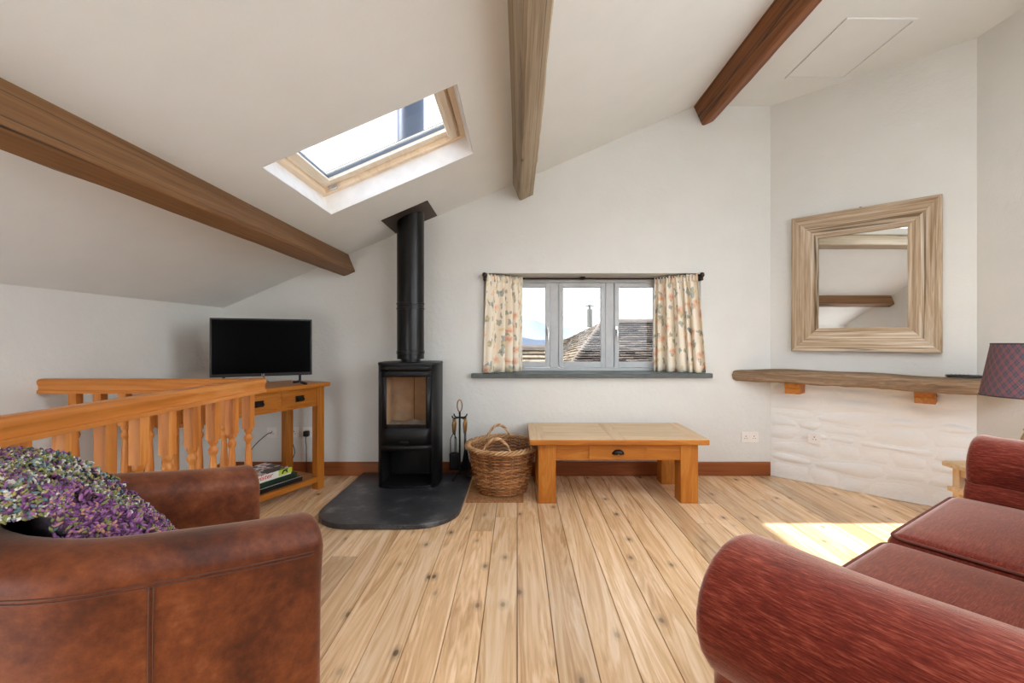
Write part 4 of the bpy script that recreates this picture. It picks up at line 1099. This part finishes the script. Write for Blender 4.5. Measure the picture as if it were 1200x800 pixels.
# ------------------------------------------------------------------ side table and lamp
stb = thing('side_table', 'small pale oak side table with lower shelf, behind the sofa arm', 'side table', (2.285, 2.09, 0))
TWd, TDp, THh = .50, .36, .50
MB().box(0, TWd, 0, TDp, THh-.026, THh).build('table_top', oak_pale('X'), stb, bevel=.005)
for x in (.03, TWd-.07):
    for y in (.03, TDp-.07): MB().box(x, x+.04, y, y+.04, 0, THh-.026).build('leg', oak_pale('Z'), stb, bevel=.003)
MB().box(.045, TWd-.045, .035, .05, THh-.066, THh-.026).box(.045, TWd-.045, TDp-.05, TDp-.035, THh-.066, THh-.026).box(.035, .05, .05, TDp-.05, THh-.066, THh-.026).box(TWd-.05, TWd-.035, .05, TDp-.05, THh-.066, THh-.026).build('apron', oak_pale('X'), stb)
MB().box(.015, TWd-.015, .015, TDp-.015, .345, .37).build('shelf', oak_pale('X'), stb, bevel=.004)
lp = thing('table_lamp', 'table lamp with turned base and dark tartan drum shade on side table', 'lamp', (2.555, 2.27, THh))
MB().lathe([(.062, 0), (.064, .012), (.05, .022), (.022, .035), (.018, .06), (.032, .09), (.036, .12), (.028, .16), (.016, .19), (.022, .20), (.014, .21), (.011, .30), (.008, .36)], 20).build('base', wood('lamp_wood', (150, 116, 74), (186, 150, 104), (208, 176, 132), 'Z', 9, .8, vary=.02), lp, smooth='auto', angle=50)
MB().lathe([(.013, .36), (.016, .37), (.016, .41), (.012, .415)], 14).build('bulb_holder', flat('brassy', (190, 160, 90), .3, .8), lp, smooth='auto')
MB().lathe([(.012, .415), (.022, .44), (.030, .475), (.022, .505), (.0, .515)], 16).build('bulb', flat('opal_glass', (244, 240, 228), .25), lp, smooth=True)
m, t, p, o = newmat('tartan'); uv = N(t, 'ShaderNodeUVMap'); sep = N(t, 'ShaderNodeSeparateXYZ'); L(t, uv.outputs[0], sep.inputs[0])
U_, V_ = sep.outputs[0], sep.outputs[1]
def stripe(k, a, b, ph, w0):
    s_ = mathn(t, 'FRACT', mathn(t, 'ADD', mathn(t, 'ADD', mathn(t, 'MULTIPLY', U_, a), mathn(t, 'MULTIPLY', V_, b)), ph+10))
    return mathn(t, 'LESS_THAN', mathn(t, 'ABSOLUTE', mathn(t, 'SUBTRACT', s_, .5)), w0)
base = lin(64, 74, 80)
d1 = mathn(t, 'MULTIPLY', mathn(t, 'ADD', stripe(0, 26, 4.6, 0, .25), stripe(0, 26, -4.6, 0, .25)), .35)
col = mixc(t, d1, base, lin(78, 76, 84))
for ph in (.0, .22):
    for sg in (1, -1): col = mixc(t, mathn(t, 'MULTIPLY', stripe(0, 26, 4.6*sg, ph, .028), .7), col, lin(188, 84, 70))
for sg in (1, -1): col = mixc(t, mathn(t, 'MULTIPLY', stripe(0, 26, 4.6*sg, .58, .022), .7), col, lin(150, 72, 92))
L(t, col, p.inputs['Base Color']); p.inputs['Roughness'].default_value = .85
vec = coords(t); bump(t, p, noise(t, vec, 300, 2), .2, .001); M_TARTAN = m
sh0, sh1, rb_, rt_ = .368, .630, .178, .135
n = 48; mb = MB(); mb.grid(lambda i, j: ((rb_+(rt_-rb_)*j/4)*math.cos(2*PI*i/n), (rb_+(rt_-rb_)*j/4)*math.sin(2*PI*i/n), sh0+(sh1-sh0)*j/4), n+1, 5)
shd = mb.build('shade', M_TARTAN, lp, smooth=True)
uvl = shd.data.uv_layers.new(name='UVMap')
for pl_ in shd.data.polygons:
    for li in pl_.loop_indices:
        vi = shd.data.loops[li].vertex_index; uvl.data[li].uv = ((vi//5)/n, (vi % 5)/4)
mb = MB(); mb.grid(lambda i, j: ((rb_-.002+(rt_-rb_)*j)*math.cos(2*PI*i/n), (rb_-.002+(rt_-rb_)*j)*math.sin(2*PI*i/n), sh0+.001+(sh1-sh0-.002)*j), n, 2, True)
mb.build('shade_lining', flat('cream_lining', (244, 236, 220), .8), lp, smooth=True)
for z_, r_ in ((sh0, rb_), (sh1, rt_)): MB().tube([(r_*math.cos(2*PI*k/n), r_*math.sin(2*PI*k/n), z_) for k in range(n)], .0028, 5, closed=True).build('shade_rim', flat('navy_trim', (50, 44, 52), .8), lp, smooth=True)
mb = MB()
for k in range(3): an = 2*PI*k/3; mb.tube([(.013*math.cos(an), .013*math.sin(an), .405), (rt_*math.cos(an), rt_*math.sin(an), sh1-.02)], .0018, 5)
mb.build('shade_carrier', M_CHROME, lp)

# ------------------------------------------------------------------ mantel, corbels, mirror
def mantel_wood():
    m = wood('mantel_oak', (100, 78, 56), (142, 116, 90), (174, 150, 122), 'X', 11, .7, knots=.8, rough=.75, crack=.0, vary=.02, bstr=1.0, fine=.75, ks=(6.5, 2.6), kdim='3D'); return m
MT0, MT1 = .805, .903; md_ = .228
man = thing('mantel_beam', 'rough weathered oak mantel beam spanning the corner wall', 'mantel', (CX, YB, 0), -PI/4)
# local x along the wall, y into the wall (+), room side negative
rm = random.Random(5); nx = 40; secm = [(0, MT0), (-md_+.02, MT0), (-md_, MT0+.012), (-md_-.004, MT0+.05), (-md_+.002, MT1-.012), (-md_+.018, MT1-.001), (-md_*.5, MT1+.002), (0, MT1)]
jit = [[(rm.uniform(-1, 1), rm.uniform(-1, 1)) for _ in secm] for _ in range(nx)]
def MP(i, j):
    d, z_ = secm[j]; x0_, x1_ = d+.004, AW-d-.004    # both ends die into the side walls
    x0_ = -(-d)+.004; x1_ = AW+(-d)-.004
    x = x0_+(x1_-x0_)*i/(nx-1); a, b = jit[i][j]; q = .004 if 0 < j < len(secm)-1 else 0
    wob = .006*math.sin(x*4.1)+.004*math.sin(x*11)
    return (x, d+a*q+(wob if d < -.1 else 0), z_+b*q*.8+(wob*.8 if z_ > MT1-.03 else wob*.3 if d < -.1 else 0))
mb = MB(); mb.grid(MP, nx, len(secm)); k = len(secm); mb.f += [tuple(range(k)), tuple(range((nx-1)*k, nx*k))]
mb.f += [(i*k, (i+1)*k, (i+1)*k+k-1, i*k+k-1) for i in range(nx-1)]
mb.build('beam', mantel_wood(), man, smooth='auto', angle=35)
for i, u in enumerate((.20, .985)):
    c_ = MB(); q = [(.01, MT0+.002), (-.165, MT0+.002), (-.165, MT0-.030), (-.150, MT0-.045), (-.155, MT0-.085), (.01, MT0-.085)]
    c_.prism(q, lambda p: (u-.055, p[0], p[1]), lambda p: (u+.055, p[0], p[1]))
    c_.build('corbel', oak('Y'), man, bevel=.004)
pr_ = w45(1.17, MT1+.004, .15)
rc = thing('remote_control', 'black remote control lying on the mantel beam beside the lampshade', 'remote control', pr_, -PI/4+.25)
MB().rbox((0, 0, .009), (.085, .022, .009), .007, 4).build('remote_body', blackplastic(), rc, smooth=True)
mb = MB()
for i in range(5):
    for j in range(3): mb.box(-.06+.02*i, -.052+.02*i, -.014+.011*j, -.008+.011*j, .0175, .0195)
mb.build('buttons', flat('button_grey', (70, 70, 74), .5), rc)
mir = thing('wall_mirror', 'square mirror in wide limewashed wooden frame hanging above the mantel', 'mirror')
M0 = w45(0, 0, 0)
u0, u1, mz0, mz1 = .168, 1.068, 1.060, 2.134
mir.matrix_world = Matrix.Translation(w45((u0+u1)/2, (mz0+mz1)/2, 0)) @ Matrix.Rotation(-PI/4, 4, 'Z')
mw, mh, fw_ = (u1-u0)/2, (mz1-mz0)/2, .182
def lime(axis): return wood('limewash', (136, 106, 74), (188, 168, 142), (226, 218, 204), axis, 10, .5, knots=.8, rough=.7, crack=.8, vary=.07, bstr=.6, ring=.24, fine=.8, ks=(6.5, 2.6), kdim='3D')
secf = [(0, -.004), (0, -.052), (.006, -.058), (.030, -.058), (.038, -.050), (.046, -.048), (fw_-.030, -.026), (fw_-.026, -.032), (fw_-.006, -.030), (fw_, -.022), (fw_, -.006)]   # distance from the outer edge, y
for nm, ax, pt in (('left', 'Z', lambda s_, y, f: (-mw+s_, y, (-mh+s_)+(2*mh-2*s_)*f)), ('right', 'Z', lambda s_, y, f: (mw-s_, y, (mh-s_)-(2*mh-2*s_)*f)), ('top', 'X', lambda s_, y, f: ((-mw+s_)+(2*mw-2*s_)*f, y, mh-s_)), ('bottom', 'X', lambda s_, y, f: ((mw-s_)-(2*mw-2*s_)*f, y, -mh+s_))):
    mb = MB(); nf = 9; n = len(secf)
    mb.grid(lambda i, j: pt(secf[j][0]+(.0 if i in (0, nf-1) or j in (0, 1, n-1) else .0015*math.sin(i*2.3+j)), secf[j][1], .0008+(1-.0016)*i/(nf-1)), nf, n)
    mb.f += [tuple(range(n)), tuple(range((nf-1)*n, nf*n))]+[(i*n, (i+1)*n, (i+1)*n+n-1, i*n+n-1) for i in range(nf-1)]
    mb.build('frame_board', lime(ax), mir, smooth='auto', angle=30)
m, t, p, o = newmat('mirror_silver'); p.inputs['Metallic'].default_value = 1; p.inputs['Roughness'].default_value = 0; vec = coords(t)
L(t, ramp(t, noise(t, vec, 2), [(0, (.86, .87, .87, 1)), (1, (.88, .89, .89, 1))]), p.inputs['Base Color'])
MB().box(-mw+fw_-.004, mw-fw_+.004, -.014, -.006, -mh+fw_-.004, mh-fw_+.004).build('mirror_glass', m, mir)
MB().box(-.008, .008, -.02, 0, mh-.02, mh+.012).build('hanging_loop', flat('loop_metal', (120, 100, 70), .4, .8), mir)

# ------------------------------------------------------------------ curtains and bay rail
m, t, p, o = newmat('floral_cotton'); uv = N(t, 'ShaderNodeUVMap')
def uvs(sx, sy, ox=0, oy=0):
    mp = N(t, 'ShaderNodeMapping'); mp.inputs['Scale'].default_value = (sx, sy, 1); mp.inputs['Location'].default_value = (ox, oy, 0); L(t, uv.outputs[0], mp.inputs['Vector']); return mp.outputs[0]
def blobs(scale, lo, hi, stretch=1, ox=0, rot=0, wob=.35):
    v = uvs(scale, scale*stretch, ox, ox*.7); nz_ = N(t, 'ShaderNodeTexNoise', Scale=2.2, Detail=3.0); L(t, v, nz_.inputs['Vector'])
    md2 = N(t, 'ShaderNodeVectorMath', operation='MULTIPLY_ADD'); L(t, nz_.outputs['Color'], md2.inputs[0]); md2.inputs[1].default_value = (wob, wob, 0); L(t, v, md2.inputs[2])
    vo = N(t, 'ShaderNodeTexVoronoi', Scale=1.0, voronoi_dimensions='2D'); vo.inputs['Randomness'].default_value = .8; L(t, md2.outputs[0], vo.inputs['Vector'])
    return ramp(t, vo.outputs['Distance'], [(lo, (1, 1, 1, 1)), (hi, (0, 0, 0, 1))]), vo
cream = lin(238, 228, 208)
col = cream
lf, _ = blobs(11, .15, .19, .55, 3.1, wob=.9); lf2, _ = blobs(14, .12, .16, .45, 8.3, wob=1.0)
fl, vof = blobs(6.5, .17, .26, 1, 1.7, wob=.6); flc, _ = blobs(6.5, .05, .14, 1, 1.7, wob=.6); fl2, _ = blobs(7.5, .08, .14, 1, 6.4)
col = mixc(t, mathn(t, 'MULTIPLY', lf, .62), col, lin(112, 130, 118)); col = mixc(t, mathn(t, 'MULTIPLY', lf2, .62), col, lin(104, 116, 124))
col = mixc(t, mathn(t, 'MULTIPLY', fl, .7), col, lin(236, 196, 166)); col = mixc(t, mathn(t, 'MULTIPLY', flc, .6), col, lin(216, 146, 118)); col = mixc(t, mathn(t, 'MULTIPLY', fl2, .6), col, lin(226, 200, 130))
L(t, col, p.inputs['Base Color']); p.inputs['Roughness'].default_value = .9; p.inputs['Specular IOR Level'].default_value = .15
nzb = noise(t, uvs(400, 400), 1, 2); bump(t, p, nzb, .15, .001)
M_FLORAL = m
def curtain(label, p0t, p1t, p0b, p1b, nf, seed, amp=.026):
    """top edge p0t->p1t, bottom edge p0b->p1b (xy), with folds"""
    e = thing('curtain', label, 'curtain', (0, 0, 0)); r = random.Random(seed)
    zt0, zb0 = WZ1-.030, WZ0+.006; nu, nv = 120, 16
    ph = [r.uniform(0, 6) for _ in range(6)]
    ends = [Vector(q) for q in (p0t, p1t, p0b, p1b)]
    nrm = Vector((-(ends[1]-ends[0]).y, (ends[1]-ends[0]).x)).normalized()
    warp = lambda f: f+.035*math.sin(2*PI*f*1.5+ph[0])+.02*math.sin(2*PI*f*3+ph[1])
    def P(i, j):
        f = i/(nu-1); v = j/(nv-1); top_ = ends[0].lerp(ends[1], f); bot_ = ends[2].lerp(ends[3], f); q = top_.lerp(bot_, v**.8)
        a = amp*(.45+.75*min(1, v*2.2))*(1+.3*math.sin(f*7+ph[2]))
        w_ = math.sin(2*PI*nf*warp(f)); w_ = math.copysign(abs(w_)**.75, w_)
        q = q+nrm*(a*w_+.006*math.sin(2*PI*nf*2.3*f+ph[3])*(1-v))
        q = q+(ends[1]-ends[0]).normalized()*.007*math.cos(2*PI*nf*warp(f)*1+.6)*v
        z_ = zt0+(zb0-zt0)*v+(.004*math.sin(f*40) if j == 0 else 0)
        return (q.x, q.y, z_)
    mb = MB(); mb.grid(P, nu, nv); o = mb.build('drape', M_FLORAL, e, smooth=True, solid=.002)
    uvl = o.data.uv_layers.new(name='UVMap')
    for pl_ in o.data.polygons:
        for li in pl_.loop_indices:
            vi = o.data.loops[li].vertex_index; uvl.data[li].uv = ((vi//nv)/(nu-1)*.62+seed*.37, (1-(vi % nv)/(nv-1))*.84+seed*.21)
    mb = MB(); nh = 90
    def PH(i, j):
        f = i/(nh-1); q = ends[0].lerp(ends[1], f); am = .011+.004*math.sin(f*23+ph[4])
        q = q+nrm*(am*math.sin(2*PI*nf*2.6*f+ph[5])); z_ = (zt0-.045, zt0-.022, zt0, zt0+.016+.006*math.sin(f*60+ph[0]))[j]
        return (q.x, q.y, z_)
    mb.grid(PH, nh, 4); o2 = mb.build('gathered_heading', M_FLORAL, e, smooth=True, solid=.002)
    uvl = o2.data.uv_layers.new(name='UVMap')
    for pl_ in o2.data.polygons:
        for li in pl_.loop_indices:
            vi = o2.data.loops[li].vertex_index; uvl.data[li].uv = ((vi//4)/(nh-1)*.62+seed*.37, .86+(vi % 4)*.02)
    return e
RYf, RYb = YB-.048, WY-.062
curtain('cream floral curtain hanging at the window, stove side', (WX0+.034, RYf-.004), (.052, RYb), (WX0+.002, RYf-.006), (.064, RYb-.004), 4.5, 1)
curtain('cream floral curtain hanging at the window, mirror side', (1.222, RYb), (WX1-.050, RYf-.004), (1.218, RYb-.004), (WX1+.030, RYf-.010), 5.5, 2)
rod = thing('curtain_rail', 'dark bronze bay curtain rail with angled ends and ball finials above window', 'curtain rail', (0, 0, 0))
M_BRONZE = flat('dark_bronze', (52, 38, 28), .4, .6)
zr = WZ1-.022
MB().tube([(WX0+.02, RYf-.003, zr), (VX0+.10, RYb+.005, zr), (VX1-.10, RYb+.005, zr), (WX1-.02, RYf-.003, zr)], .0075, 8).build('rail', M_BRONZE, rod, smooth='auto')
for x in (WX0+.012, WX1-.012):
    f_ = MB(); f_.lathe([(0, -.022), (.014, -.018), (.021, 0), (.014, .018), (0, .022)], 12, (x, RYf-.006, zr)); f_.build('finial', M_BRONZE, rod, smooth=True)
    MB().box(x-.010, x+.010, RYf-.01, YB+.002, zr-.045, zr+.004).build('bracket', M_BRONZE, rod, bevel=.003)
MB().box(.585-.02, .585+.02, RYb, WY-.0, zr-.004, zr+.018).build('bracket', M_BRONZE, rod, bevel=.003)
